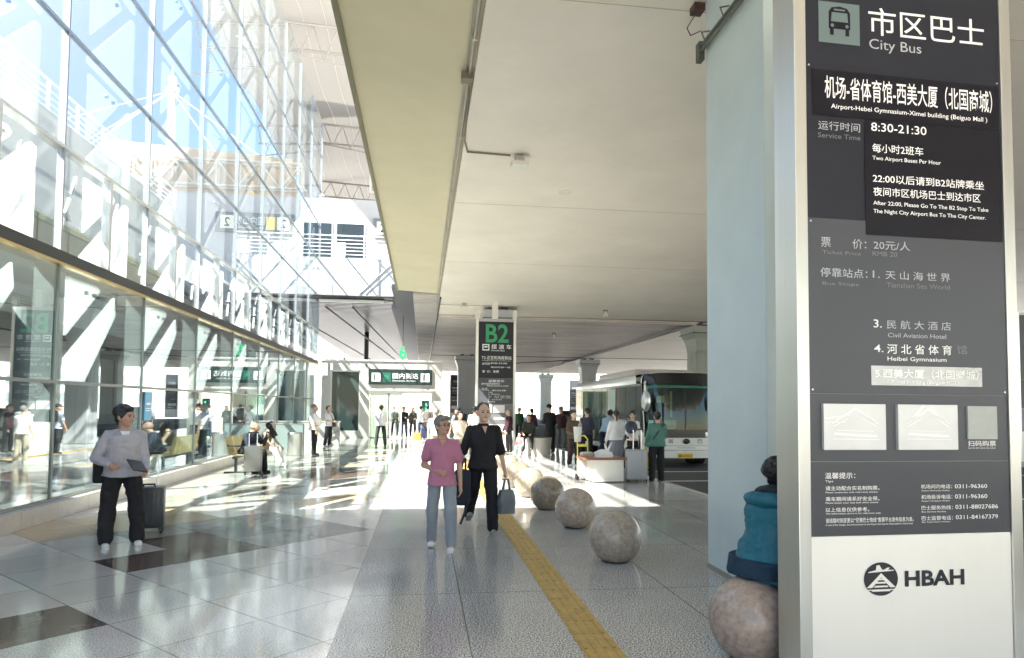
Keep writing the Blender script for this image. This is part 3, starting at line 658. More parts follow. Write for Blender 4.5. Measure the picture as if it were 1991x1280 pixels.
NEAR = [('市区巴士', 0.508, 3.966, 1.326, 4.142, 0),
 ('City Bus', 0.511, 3.858, 0.873, 3.941, 1),
 ('机场-省体育馆-西美大厦（北国商城）', 0.202, 3.537, 1.37, 3.681, 3),
 ('Airport-Hebei Gymnasium-Ximei building (Beiguo Mall )', 0.243, 3.469, 1.331, 3.507, 3),
 ('运行时间', 0.159, 3.343, 0.439, 3.398, 1),
 ('Service Time', 0.156, 3.294, 0.441, 3.324, 2),
 ('8:30-21:30', 0.512, 3.359, 0.894, 3.412, 3),
 ('每小时2班车', 0.517, 3.226, 0.869, 3.282, 3),
 ('Two Airport Buses Per Hour', 0.517, 3.172, 0.991, 3.204, 3),
 ('22:00以后请到B2站牌乘坐', 0.517, 3.039, 1.296, 3.094, 3),
 ('夜间市区机场巴士到达市区', 0.519, 2.957, 1.269, 3.012, 3),
 ('After 22:00, Please Go To The B2 Stop To Take', 0.518, 2.894, 1.323, 2.926, 3),
 ('The Night City Airport Bus To The City Center.', 0.518, 2.844, 1.303, 2.875, 3),
 ('票', 0.166, 2.625, 0.23, 2.685, 1),
 ('价：', 0.375, 2.624, 0.468, 2.684, 1),
 ('20元/人', 0.517, 2.627, 0.766, 2.683, 1),
 ('Ticket Price', 0.174, 2.584, 0.429, 2.606, 2),
 ('RMB 20', 0.509, 2.587, 0.677, 2.615, 2),
 ('停靠站点：', 0.16, 2.446, 0.472, 2.501, 1),
 ('1.', 0.508, 2.453, 0.555, 2.497, 1),
 ('天 山 海 世 界', 0.594, 2.447, 1.042, 2.5, 1),
 ('Bus Stops', 0.171, 2.391, 0.412, 2.417, 2),
 ('Tianshan Sea World', 0.601, 2.398, 1.037, 2.428, 2),
 ('3.', 0.508, 2.15, 0.563, 2.199, 0),
 ('民 航 大 酒 店', 0.598, 2.145, 1.04, 2.198, 1),
 ('Civil Aviation Hotel', 0.604, 2.093, 1.004, 2.12, 1),
 ('4.', 0.509, 2.001, 0.571, 2.047, 0),
 ('河 北 省 体 育', 0.596, 1.993, 1.042, 2.053, 0),
 ('馆', 1.079, 2.001, 1.149, 2.055, 2),
 ('Heibei Gymnasium', 0.598, 1.943, 1.003, 1.976, 0),
 ('5.西美大厦（北国商城）', 0.511, 1.845, 1.225, 1.901, 3),
 ('Ximei building (Beiguo Mall )', 0.616, 1.808, 1.084, 1.834, 3),
 ('扫码购票', 1.141, 1.434, 1.338, 1.469, 0),
 ('Scan the QR code to buy tickets', 1.142, 1.418, 1.335, 1.428, 0),
 ('温馨提示：', 0.172, 1.244, 0.37, 1.28, 0),
 ('Tips', 0.173, 1.22, 0.225, 1.235, 0),
 ('请主动配合实名制购票。', 0.175, 1.175, 0.529, 1.201, 0),
 ('Please cooperate with real-name tickets.', 0.175, 1.157, 0.52, 1.168, 0),
 ('乘车期间请系好安全带。', 0.175, 1.112, 0.528, 1.138, 0),
 ('Please fasten your seat belt while seated.', 0.174, 1.095, 0.522, 1.107, 0),
 ('以上信息仅供参考。', 0.174, 1.049, 0.459, 1.075, 0),
 ('The information above is for reference only.', 0.174, 1.032, 0.538, 1.044, 0),
 ('该线路时刻变更以“空港巴士快线”售票平台发布信息为准。', 0.174, 0.985, 0.755, 1.013, 0),
 ('In case of line changes, the announcement on the Airport Bus Express ticket platform shall prevail.', 0.174, 0.966, 0.751, 0.978, 0),
 ('机场问询电话：', 0.809, 1.179, 1.023, 1.204, 0),
 ('0311-96360', 1.042, 1.179, 1.269, 1.203, 0),
 ('Airport Information Hotline', 0.811, 1.161, 1.006, 1.171, 0),
 ('机场投诉电话：', 0.81, 1.116, 1.023, 1.142, 0),
 ('0311-96360', 1.041, 1.117, 1.268, 1.142, 0),
 ('Airport Complaint Hotline', 0.81, 1.099, 1.005, 1.109, 0),
 ('巴士服务热线：', 0.81, 1.052, 1.024, 1.077, 0),
 ('0311-88027686', 1.043, 1.054, 1.342, 1.079, 0),
 ('Bus Service Hotline', 0.811, 1.036, 0.978, 1.045, 0),
 ('巴士监督电话：', 0.81, 0.989, 1.024, 1.015, 0),
 ('0311-84167379', 1.044, 0.992, 1.34, 1.017, 0),
 ('Bus Supervision Hotline', 0.811, 0.973, 1.005, 0.983, 0),
 ('HBAH', 0.69, 0.598, 1.097, 0.692, 4)]
B2T = [('B2', 0.25, 4.064, 1.115, 4.762, 5),
 ('摆 渡 车', 0.465, 3.822, 1.225, 3.996, 0),
 ('Shuttle Bus', 0.468, 3.742, 0.971, 3.793, 0),
 ('T2-正定机场高铁站', 0.107, 3.423, 1.229, 3.561, 0),
 ('T2-Zhengding Airport High-speed Railway Station', 0.12, 3.362, 1.212, 3.394, 0),
 ('运行时间', 0.121, 3.217, 0.411, 3.308, 0),
 ('8:00-22:00', 0.447, 3.259, 1.067, 3.313, 0),
 ('每30分钟一班', 0.449, 3.107, 1.196, 3.168, 0),
 ('票  价：免费', 0.135, 2.928, 0.759, 3.019, 0),
 ('温馨提示', 0.363, 2.57, 0.963, 2.668, 0),
 ('服务时间', 0.111, 2.477, 0.31, 2.542, 0),
 ('请旅客按顺序乘车', 0.31, 2.479, 0.8, 2.544, 0),
 ('Please board in order', 0.311, 2.414, 1.137, 2.468, 0),
 ('站点', 0.113, 2.26, 0.338, 2.361, 0),
 ('1. 航站楼', 0.36, 2.238, 1.04, 2.292, 0),
 ('2. 停车场', 0.361, 2.162, 0.531, 2.213, 0),
 ('3. 高铁站', 0.362, 2.105, 0.804, 2.141, 0),
 ('4. 公交站', 0.362, 2.033, 1.206, 2.076, 0),
 ('5. 出发层', 0.363, 1.975, 1.236, 2.004, 0),
 ('6. 到达层', 0.364, 1.903, 0.879, 1.939, 0),
 ('7. 机场站', 0.365, 1.816, 0.625, 1.874, 0)]
# ------------------------------------------------------------------ bus stop pylons
PBLACK = P('pylon_panel', (.022, .023, .032), .3, 0, .12, 1.5, spec=.22)
PSTICK = P('black_sticker', (.010, .009, .014), .35, 0, .1, 2, spec=.2)
PMID = P('worn_sheen_pylon_panel', (.066, .069, .081), .3, .0, .02, 1.2, spec=.3)  # worn panel, greyed by a reflection put into its colour
PLOW = P('lower_stainless_panel', (.80, .78, .75), .4, .15, .03, 2, stretch=(1, 1, .1))
INK = {0: P('white_lettering', (.80, .80, .80), .5), 1: P('faded_lettering', (.42, .43, .46), .6, 0, .25, 40), 2: P('worn_lettering', (.17, .18, .20), .6, 0, .3, 60),
       3: P('bright_lettering', (.88, .87, .88), .45), 4: P('black_lettering', (.02, .02, .025), .4), 5: P('green_lettering', (.02, .26, .11), .4)}
def pylon_shell(t, wd, h, dp=.22, fw=.078):
    for x0, x1 in ((0, fw), (wd-fw, wd)):
        mb = MB(); mb.bb(x0, x1, -.012, dp, 0, h, bev=.004); mb.build('frame_post', STEEL, t)
    mb = MB(); mb.bb(fw, wd-fw, .012, dp-.01, 0, h-.01); mb.build('core', STEELD, t)
def near_pylon():
    t = thing('bus_stop_pylon', 'large city bus pylon close by on the right with route text and black mark', 'bus stop sign', (2.185, 3.75, 0), math.atan2(.0359, .99935))
    pylon_shell(t, 1.512, 4.98)
    mb = MB(); mb.bb(.08, 1.432, -.002, .012, 1.752, 4.90); mb.build('upper_panel', PBLACK, t)
    mb = MB(); mb.bb(.08, 1.432, -.004, .012, 1.748, 2.80); mb.build('worn_sheen_panel', PMID, t)
    mb = MB(); mb.bb(.08, 1.432, .001, .012, 1.345, 1.746); mb.bb(.08, 1.432, -.0005, .012, .908, 1.342); mb.build('notice_panel', PMID, t)
    mb = MB(); mb.bb(.08, 1.432, -.001, .012, .0, .905); mb.build('lower_panel', PLOW, t)
    mb = MB(); mb.bb(.12, 1.42, -.0065, -.002, 3.43, 3.715); mb.bb(.467, 1.425, -.0065, -.004, 2.714, 3.426); mb.build('text_sticker', PSTICK, t)
    mb = MB()
    mb.box((.307, -.004, 4.014), (.276, .006, .256), bev=.0); ic = mb.build('bus_symbol_plate', P('symbol_grey_green', (.12, .165, .17), .35), t)
    mb = MB()
    y = -.0085
    mb.poly([(.235, y, 3.975), (.38, y, 3.975), (.38, y, 4.08), (.36, y, 4.108), (.31, y, 4.118), (.255, y, 4.108), (.235, y, 4.08)])
    mb.poly([(.243, y, 3.975), (.243, y, 3.935), (.268, y, 3.935), (.268, y, 3.975)]); mb.poly([(.347, y, 3.975), (.347, y, 3.935), (.372, y, 3.935), (.372, y, 3.975)]); mb.slot = 1
    y = -.0095
    mb.poly([(.25, y, 4.02), (.365, y, 4.02), (.36, y, 4.078), (.255, y, 4.078)]); mb.poly([(.27, y, 4.09), (.345, y, 4.09), (.345, y, 4.1), (.27, y, 4.1)])
    for x in (.258, .357): mb.cyl((x, y, 3.995), (x, y-.001, 3.995), .011, seg=12)
    mb.build('bus_symbol', [PSTICK, MATS['symbol_grey_green']], ic)
    for b, x0, z0, x1, z1, k in NEAR:
        yy = -.0085 if k == 3 else (-.0045 if z0 < .9 or z0 > 2.85 else -.0065)
        if b.startswith(('5.西', 'Ximei')): yy = -.0095
        letter(t, b, x0, z0, x1, z1, yy, INK[k], {3: .006, 4: .035, 0: .004}.get(k, 0))
    mb = MB(); mb.bb(.487, 1.25, -.0075, -.004, 1.801, 1.919); mb.build('silver_strip', P('silver_tape', (.40, .40, .40), .3, .5, .35, 3), t)
    mb = MB()
    for x, z in ((.10, 3.735), (1.41, 3.735), (.10, 1.77), (1.41, 1.77), (.10, 2.78)): mb.cyl((x, -.004, z), (x, -.009, z), .006, seg=10)
    mb.build('screw', STEEL, t)
    pl = P('silver_plate', (.60, .60, .61), .35, .25, .06, 6); ll = P('plate_relief', (.80, .80, .80), .4)
    for n_, (x0, x1) in enumerate(((.159, .568), (.651, 1.059))):
        mb = MB(); mb.bb(x0, x1, -.022, .001, 1.414, 1.687, bev=.002); q = mb.build('relief_plate', pl, t)
        mb = MB(); yy = -.0235; cx = (x0+x1)/2
        def st(a, b, wdt=.006):
            a = Vector((a[0], yy, a[1])); b = Vector((b[0], yy, b[1])); n = (b-a).normalized().cross(Vector((0, 1, 0)))*wdt; mb.poly([a-n, b-n, b+n, a+n])
        for s in (-1, 1):
            st((cx+s*.0, 1.66), (cx+s*.13, 1.585)); st((cx+s*.02, 1.64), (cx+s*.15, 1.57), .003); st((cx+s*.05, 1.6), (cx+s*.14, 1.555), .003)
        st((cx-.14, 1.51), (cx+.14, 1.495), .007); st((cx-.12, 1.53), (cx+.12, 1.525), .002); st((cx-.15, 1.48), (cx+.16, 1.475), .002)
        if n_ == 0: st((x0+.01, 1.60), (cx-.04, 1.62), .004); st((x0+.01, 1.575), (cx-.06, 1.58), .003)
        else: st((cx-.03, 1.68), (cx-.11, 1.60), .008)
        mb.build('relief_line', ll, q)
    mb = MB(); mb.bb(1.14, 1.346, -.012, .001, 1.478, 1.681); mb.build('ticket_plate', P('ticket_plate', (.36, .38, .37), .4, 0, .08, 20), t)
    # round aeroplane mark
    c, z, r = .531, .649, .113; mb = MB(); yy = -.0045
    mb.poly([(c+r*math.cos(a), yy, z+r*.87*math.sin(a)) for a in [i*2*math.pi/40 for i in range(40)]])
    lg = mb.build('round_mark', INK[4], t)
    mb = MB(); yy = -.006
    mb.poly([(c, yy, z+.035), (c+.095, yy, z-.05), (c+.06, yy, z-.05), (c, yy, z+.01), (c-.06, yy, z-.05), (c-.095, yy, z-.05)])
    for k, (hw, dz) in enumerate(((.02, .0), (.034, -.02), (.048, -.042), (.062, -.066))):
        mb.poly([(c-hw-.004, yy-.001, z+dz-.006), (c+hw, yy-.001, z+dz-.006), (c+hw-.01, yy-.001, z+dz+.004), (c-hw+.008, yy-.001, z+dz+.004)])
    mb.poly([(c-.085, yy, z+.038), (c+.085, yy, z+.047), (c+.085, yy, z+.052), (c-.02, yy, z+.056), (c-.085, yy, z+.043)])
    mb.poly([(c-.035, yy, z+.05), (c+.01, yy, z+.05), (c-.01, yy, z+.083), (c-.03, yy, z+.08)]); mb.poly([(c+.01, yy, z+.05), (c+.04, yy, z+.05), (c+.06, yy, z+.065), (c+.045, yy, z+.067)])
    mb.poly([(c-.095, yy, z-.06), (c+.095, yy, z-.06), (c+.09, yy, z-.066), (c-.09, yy, z-.066)])
    mb.build('aeroplane', PLOW, lg)
near_pylon()
def far_pylon(loc, label, rows, big=None, rz=0, h=4.95, w_=1.51, full=False, col=None):
    t = thing('bus_stop_pylon', label, 'bus stop sign', loc, rz)
    pylon_shell(t, w_, h, .25, .085)
    mb = MB(); mb.bb(.10, w_-.10, -.002, .012, 2.72, h-.1); mb.build('upper_panel', col or PBLACK, t)
    mb = MB(); mb.bb(.10, w_-.10, -.001, .012, 1.76, 2.715); mb.build('middle_panel', PMID, t)
    mb = MB(); mb.bb(.10, w_-.10, .001, .012, 1.0, 1.755); mb.build('notice_panel', P('grey_notice_panel', (.16, .16, .17), .3, .2), t)
    mb = MB(); mb.bb(.10, w_-.10, -.001, .012, 0, .995); mb.build('lower_panel', PLOW, t)
    for x0, x1 in ((.2, .62), (.69, 1.10)):
        mb = MB(); mb.bb(x0, x1, -.02, 0, 1.43, 1.72); mb.build('picture_plate', P('pale_plate', (.75, .73, .72), .4), t)
    mb = MB(); mb.bb(.70, 1.16, -.008, 0, 1.17, 1.26); mb.build('paper_strip', MATS['pale_plate'], t)
    for b, x0, z0, x1, z1, k in rows: letter(t, b, x0, z0, x1, z1, -.006, INK[k], .02 if k == 5 else 0)
    return t
t = far_pylon((2.06-.11, 25.3, 0), 'B2 bus stop pylon with big green B2, behind the walking couple', [(b, x0+.11, z0, x1+.11, z1, k) for b, x0, z0, x1, z1, k in B2T])
letter(t, 'HBAH', .95, .62, 1.3, .72, -.004, INK[4], .03)
mb = MB(); mb.bb(.24, .50, -.01, 0, 3.76, 4.0); q = mb.build('bus_symbol_plate', P('symbol_white', (.7, .72, .74), .4), t)
mb = MB(); mb.bb(.28, .46, -.014, -.01, 3.80, 3.96); mb.slot = 1; mb.bb(.31, .43, -.017, -.014, 3.87, 3.92); mb.build('bus_symbol', [PBLACK, MATS['symbol_white']], q)
mb = MB(); mb.bb(.60, .82, .02, .2, 4.95, 5.6); mb.bb(-.05, .12, .02, .2, 4.95, 5.3); mb.bb(1.4, 1.55, .02, .2, 4.95, 5.3); mb.build('top_bracket', WARMW, t)
ROWS = [('机场巴士', .35, 4.1, 1.2, 4.35, 1), ('Airport Bus', .35, 3.9, 1.1, 4.0, 2), ('机场-市区线路', .25, 3.45, 1.3, 3.65, 0), ('运行时间', .25, 3.2, .9, 3.32, 0), ('每30分钟一班', .25, 2.95, 1.2, 3.08, 1), ('票价', .25, 2.5, .6, 2.62, 1), ('停靠站点', .25, 2.2, .8, 2.32, 0)]
far_pylon((2.75, 70, 0), 'dark slim bus pylon at the right edge of the arrivals entrance', ROWS)
far_pylon((19.45, 20, 0), 'bus pylon whose edge shows at the far right border of the photo', ROWS, col=PMID)
far_pylon((16.6, 96, 0), 'small dark pylon farthest left of the coach, right of the B2 pylon', ROWS, col=P('teal_pylon_panel', (.03, .07, .085), .3))
far_pylon((19.2, 88, 0), 'small dark grey pylon next to the rear of the coach', ROWS, h=5.3, col=P('slate_pylon_panel', (.05, .06, .075), .3))

# ------------------------------------------------------------------ stone ball bollards
def ballmat(name, a, b_):
    m = P(name, a, .22, 0, .38, 22, .03, 80)
    return m
BALLS = [(2.20, 4.35, 'nearest stone ball, brown granite, with the person in teal sitting on it', ballmat('brown_granite', (.36, .28, .24), 0)),
 (2.09, 7.21, 'large grey stone ball standing alone nearest on the granite floor', ballmat('grey_brown_granite', (.37, .31, .25), 0)),
 (2.12, 9.28, 'brownish stone ball in shade, second free ball from the front', ballmat('rosy_granite', (.43, .35, .29), 0)),
 (2.03, 10.95, 'pale stone ball at the front edge of the sunlight, third free ball', ballmat('cream_granite', (.25, .205, .16), 0)),
 (1.98, 12.45, 'cream stone ball in sun, fourth free ball in the row', MATS['cream_granite']),
 (1.98, 13.95, 'cream stone ball in sun, fifth free ball in the row', MATS['cream_granite']),
 (1.98, 15.6, 'cream stone ball in sun, sixth free ball in the row', MATS['cream_granite']),
 (1.98, 17.4, 'cream stone ball in sun, seventh free ball in the row', MATS['cream_granite']),
 (1.98, 19.4, 'cream stone ball in sun, last of the row before the B2 pylon', MATS['cream_granite'])]
def ball(x, y, label, m):
    t = thing('stone_ball', label, 'bollard', (x, y, 0), random.random()*6, 'stone balls in a row beside the tactile strip')
    mb = MB(); mb.sph((0, 0, 0), .282, 64, 40)
    for v in mb.bm.verts:
        if v.co.z < -.245: v.co.z = -.245
    o = mb.build('ball', m, t, True, loc=(0, 0, .255)); 
    mb = MB(); mb.cyl((0, 0, 0), (0, 0, .02), .15, seg=32); mb.build('base', DARKM, t)
for b_ in BALLS: ball(*b_)

# ------------------------------------------------------------------ coach
def coach():
    t = thing('coach', 'white city coach with dark glass parked at the kerb, nose toward the camera', 'bus', (7.78, 19.4, -.12))
    W2 = 1.22; Lb = 9.4; H0, H1 = .30, 2.82
    bw = P('coach_white_paint', (.80, .81, .81), .22, 0, .03, 1, coat=.5); tb = P('coach_dark_trim', (.02, .022, .022), .25)
    def front(x, z):
        return .42*(abs(x)/W2)**3 + .10*max(0, (z-1.0)/1.8)**2*1.5
    def ring(y, k=1.0, top=H1):
        pts = []
        for a in range(0, 91, 15): pts.append((W2-.16+.16*math.cos(R(a)), top-.22+.22*math.sin(R(a))))
        for a in range(90, 181, 15): pts.append((-W2+.16+.16*math.cos(R(a)), top-.22+.22*math.sin(R(a))))
        pts += [(-W2, H0+.05), (-W2+.05, H0), (W2-.05, H0), (W2, H0+.05)]
        return [(x*k, y, z) for x, z in pts]
    mb = MB(); e = ring(Lb, .97, H1-.05); mb.loft([ring(.44), ring(Lb-.2), e], False); mb.poly(e); mb.build('body', bw, t, True)
    mb = MB(); mb.bb(-W2+.03, W2-.03, 3.2, 3.25, .8, 2.7); mb.bb(-W2+.03, W2-.03, .6, 3.2, 2.62, 2.66); mb.bb(-W2+.02, -W2+.05, .6, 3.2, .8, 2.6); mb.bb(W2-.05, W2-.02, .6, 3.2, .8, 2.6); mb.build('cabin_lining', P('cabin_grey', (.10, .11, .11), .7), t)
    def patch(x0, x1, z0, z1, off, th=.02, nx=24, nz=8, rc=0):
        mb = MB(); g = []
        for j in range(nz+1):
            z = z0+(z1-z0)*j/nz; row = []
            for i in range(nx+1):
                x = x0+(x1-x0)*i/nx
                zz = z
                if rc and j == nz: zz = z-rc*(abs(x)/W2)**6
                row.append((x, front(x, z)-off, zz))
            g.append(row)
        vs = [[mb.bm.verts.new(p) for p in r] for r in g]; vb = [[mb.bm.verts.new((p[0], p[1]+th, p[2])) for p in r] for r in g]
        for A, sgn in ((vs, 1), (vb, -1)):
            for a, b in zip(A, A[1:]):
                for i in range(len(a)-1):
                    q = (a[i], a[i+1], b[i+1], b[i]); mb.bm.faces.new(q if sgn > 0 else tuple(reversed(q)))
        loop = vs[0]+[r[-1] for r in vs[1:]]+list(reversed(vs[-1]))[1:]+[r[0] for r in reversed(vs[1:-1])]
        loopb = vb[0]+[r[-1] for r in vb[1:]]+list(reversed(vb[-1]))[1:]+[r[0] for r in reversed(vb[1:-1])]
        for i in range(len(loop)):
            j = (i+1) % len(loop); mb.bm.faces.new((loop[i], loop[j], loopb[j], loopb[i]))
        return mb
    patch(-W2, W2, H0, 1.06, 0, .3).build('front_panel', bw, t, True)
    patch(-W2+.0, W2-.0, 2.5, H1+.02, .0, .45, rc=.12).build('front_brow', P('coach_black_brow', (.012, .012, .014), .18), t, True)
    for s in (-1, 1): patch(s*W2-.06 if s > 0 else -W2, W2 if s > 0 else -W2+.06, 1.06, 2.5, .0, .4, 2, 8).build('front_pillar', tb, t, True)
    patch(-W2+.03, W2-.03, 1.06, 2.56, -.02, .012).build('windscreen', GLASSW, t, True)
    patch(-W2+.03, W2-.03, .90, 1.14, .012, .02).build('lower_mask', tb, t, True)
    patch(-.012, .012, 1.1, 2.55, .0, .02, 1).build('windscreen_divider', tb, t)
    patch(-W2+.08, W2-.08, 2.38, 2.46, .004, .01).build('sun_strip', P('green_tint_strip', (.03, .16, .12), .15), t, True)
    patch(-1.0, 1.0, .52, .545, .008, .01).build('bumper_line', STEELD, t, True)
    patch(-.95, .95, .66, .675, .006, .01).build('grille_line', STEELD, t, True)
    for s in (-1, 1):
        a, b = (.62, 1.1) if s > 0 else (-1.1, -.62)
        q = patch(a, b, .92, 1.06, .028, .02).build('headlight', P('lamp_glass', (.55, .6, .62), .05, .3), t, True)
        patch(a+.1, a+.22, .94, 1.04, .04, .02).build('reflector', P('chrome', (.8, .8, .8), .1, 1), q, True)
    mb = MB(); mb.sph((0, -.03, .80), .11, 24, 12, (1, .25, .72)); mb.build('round_emblem', P('emblem_dark', (.03, .035, .05), .2, .5), t, True)
    for b_, x0, x1 in (('省', -.55, -.38), ('卫', -1.0, -.85), ('巴', .36, .52), ('士', .82, .98)):
        letter(t, b_, x0, .74, x1, .87, front((x0+x1)/2, .8)-.012, P('grey_green_letters', (.12, .16, .16), .4), .01)
    letter(t, 'YUTONG', -.28, .585, .28, .635, -.012, STEELD, .02)
    mb = MB(); mb.bb(-.26, .20, -.03, -.01, .30, .44); pl = mb.build('licence_plate', P('plate_yellow', (.75, .48, .04), .4), t)
    letter(pl, '冀A·05AC3', -.235, .325, .175, .415, -.032, BLACK, .01)
    # cards behind the windscreen
    for x0, x1, a, b_ in ((-1.08, -.72, '市区', '巴士'), (-.66, -.26, '机场', '专线车')):
        mb = MB(); mb.bb(x0, x1, .42-.2 if x0 < -1 else .12, .44-.2 if x0 < -1 else .14, 1.16, 1.42); q = mb.build('route_card', P('card_blue', (.30, .55, .66), .5), t)
        yy = .218 if x0 < -1 else .118
        letter(q, a, x0+.05, 1.30, x1-.05, 1.39, yy, WHITE, .01); letter(q, b_, x0+.05, 1.19, x1-.05, 1.27, yy, INK[4], .01)
    # side facing the kerb (x = -W2)
    mb = MB(); mb.bb(-W2-.012, -W2+.004, .46, 9.25, 1.38, 2.52); mb.build('window_band', tb, t)
    y = .62
    for k, (a, b_) in enumerate(((.95, 1.95), (2.02, 3.05), (3.12, 4.15), (4.22, 5.0), (6.15, 7.1), (7.18, 8.1), (8.18, 9.1))):
        mb = MB(); mb.bb(-W2-.020, -W2-.012, a, b_, 1.46, 2.46); w_ = mb.build('side_window', P('side_window_glass', (.02, .04, .04), .08, 0, .3, .7, spec=.4), t)
        if k in (2, 4): mb = MB(); mb.bb(-W2-.021, -W2-.0205, a+.1, b_-.12, 1.5, 2.40); mb.build('curtain', P('pale_green_curtain', (.42, .55, .52), .5), w_)
    mb = MB(); mb.bb(-W2-.016, -W2+.004, 5.05, 6.05, .42, 2.5); d = mb.build('door', P('door_dark', (.03, .04, .04), .2), t)
    mb = MB(); mb.bb(-W2-.09, -W2-.04, 5.1, 5.16, .5, 2.3); mb.bb(-W2-.5, -W2-.02, 6.0, 6.05, .5, 2.4); mb.build('door_leaf', GLASSD, d)
    mb = MB(); mb.bb(-W2-.014, -W2+.004, .50, .9, 1.0, 2.45); mb.build('drivers_window', MATS['side_window_glass'], t)
    mb = MB()
    for z in (1.33, .52): mb.bb(-W2-.010, -W2+.002, .5, 9.2, z, z+.03)
    for y in (2.2, 3.6, 5.0, 7.2, 8.3): mb.bb(-W2-.006, -W2+.002, y, y+.012, .4, 1.32)
    mb.build('side_moulding', STEELD, t)
    for y in (1.9, 7.4):
        for s in (-1, 1):
            mb = MB(); mb.cyl((s*(W2-.32), y, .47), (s*(W2+.005), y, .47), .46, seg=32); wl = mb.build('wheel', RUBBER, t, True)
            mb = MB(); mb.cyl((s*(W2-.1), y, .47), (s*(W2+.02), y, .47), .27, seg=24); mb.build('rim', STEEL, wl, True)
            mb = MB()
            mb.cyl((s*(W2-.35), y, .50), (s*(W2+.002), y, .50), .56, seg=32); mb.build('wheel_arch', tb, t, True)
    # roof
    mb = MB(); mb.box((0, 4.3, 2.92), (1.9, 4.6, .26), bev=.11); mb.box((0, 1.75, 2.88), (1.5, 1.1, .16), bev=.06); mb.build('roof_unit', P('roof_unit_grey', (.42, .40, .38), .4), t, True)
    mb = MB(); mb.box((0, 7.9, 2.90), (1.0, .8, .14), bev=.04); mb.build('roof_hatch', tb, t)
    # mirrors
    mb = MB(); mb.tube([(-W2+.05, .35, 2.52), (-W2-.05, -.05, 2.55), (-W2-.12, -.22, 2.42), (-W2-.12, -.24, 2.2)], .035, 10); arm = mb.build('mirror_arm', P('mirror_silver', (.55, .57, .57), .25, .6), t, True)
    mb = MB(); mb.sph((-W2-.10, -.26, 1.98), .3, 20, 14, (.46, .45, 1.05)); mb.build('mirror_housing', MATS['mirror_silver'], arm, True)
    mb = MB(); mb.tube([(W2-.05, .35, 2.52), (W2+.05, -.05, 2.5), (W2+.1, -.2, 2.2)], .03, 10); mb.sph((W2+.1, -.24, 2.0), .28, 16, 12, (.45, .45, .9)); mb.build('mirror_arm', MATS['mirror_silver'], t, True)
    mb = MB(); mb.tube([(-W2+.02, .36, 1.7), (-W2+.03, .30, 1.2), (-W2+.02, .34, .75)], .018, 6); mb.build('grab_bar', WHITE, t)
    # inside: driver seat, wheel, seats
    mb = MB(); mb.bb(-1.15, 1.15, .8, 9, .75, .8); mb.build('cabin_floor', DARKM, t)
    for x, y in [(.65, 1.35)]+[(xx, yy) for yy in (2.3, 3.2) for xx in (-.75, -.3, .35, .8)]:
        mb = MB(); mb.box((x, y, 1.55), (.42, .14, .75), bev=.05); mb.box((x, y-.2, 1.2), (.42, .42, .12), bev=.04); mb.build('seat', P('seat_dark', (.03, .03, .04), .7), t, True)
    mb = MB(); mb.bb(-1.1, 1.1, .42, .85, .85, 1.12); mb.build('dashboard', BLACK, t)
    mb = MB()
    for k in range(16):
        a = k*math.pi/8; b_ = (k+1)*math.pi/8
        mb.cyl((.65+.24*math.cos(a), .92+.06*math.sin(a), 1.32+.22*math.sin(a)), (.65+.24*math.cos(b_), .92+.06*math.sin(b_), 1.32+.22*math.sin(b_)), .018, seg=6)
    mb.build('steering_wheel', BLACK, t)
    mb = MB(); mb.bb(-.3, -.24, .5, .52, 1.5, 2.3); mb.bb(-.75, -.5, .45, .47, 1.95, 2.15); mb.build('pennant', P('pennant_yellow', (.8, .75, .35), .5), t)
coach()

# ------------------------------------------------------------------ luggage and street furniture
def wheels(mb, w_, d, z=.03, r=.028):
    for sx in (-1, 1):
        for sy in (-1, 1): mb.cyl((sx*w_/2-.015, sy*d/2, r), (sx*w_/2+.015, sy*d/2, r), r, seg=14)
def suitcase(loc, rz, sz, m, label, handle=.45, ribs=0, trim=None):
    t = thing('suitcase', label, 'suitcase', loc, rz); w_, d, h = sz; z0 = .07
    mb = MB(); mb.box((0, 0, z0+h/2), (w_, d, h), bev=.035)
    mb.build('shell', m, t, True)
    mb = MB()
    if ribs:
        for k in range(ribs):
            x = -w_/2+.04+(w_-.08)*k/(ribs-1)
            for s in (-1, 1): mb.bb(x-.008, x+.008, s*d/2-.006, s*d/2+.006, z0+.05, z0+h-.05)
    else:
        for s in (-1, 1): mb.bb(-w_/2+.05, w_/2-.05, s*d/2-.003, s*d/2+.003, z0+.12, z0+.13)
    mb.build('rib', m, t)
    mb = MB(); mb.bb(-w_/2-.002, w_/2+.002, -.008, .008, z0+.02, z0+h-.01); mb.build('zip', trim or BLACK, t)
    mb = MB(); wheels(mb, w_-.06, d-.06); mb.build('wheel', BLACK, t)
    mb = MB()
    for s in (-1, 1): mb.bb(s*(w_/2-.03)-.03, s*(w_/2-.03)+.03, -d/2+.01, d/2-.01, .045, .075)
    mb.build('wheel_housing', BLACK, t)
    mb = MB()
    for s in (-1, 1): mb.bb(s*.09-.009, s*.09+.009, -d/2+.03, -d/2+.045, z0+h-.02, z0+h+handle)
    mb.build('telescopic_tube', P('handle_aluminium', (.7, .7, .72), .25, .9), t)
    mb = MB(); mb.box((0, -d/2+.037, z0+h+handle), (.24, .035, .035), bev=.012); mb.build('grip', BLACK, t)
    mb = MB(); mb.tube([(-.07, .02, z0+h), (-.06, .02, z0+h+.03), (.06, .02, z0+h+.03), (.07, .02, z0+h)], .011); mb.build('carry_handle', trim or BLACK, t)
    return t
suitcase((-3.46, 9.3, 0), R(195), (.37, .24, .52), P('charcoal_shell', (.045, .05, .06), .35, 0, .1, 3), 'dark charcoal suitcase with raised handle beside the man in grey', .42, 7)
suitcase((-3.98, 16.9, 0), R(8), (.40, .25, .60), P('silver_shell', (.24, .225, .21), .3, .7, .06, 3), 'ribbed silver suitcase beside the seated bald man', .32, 9)
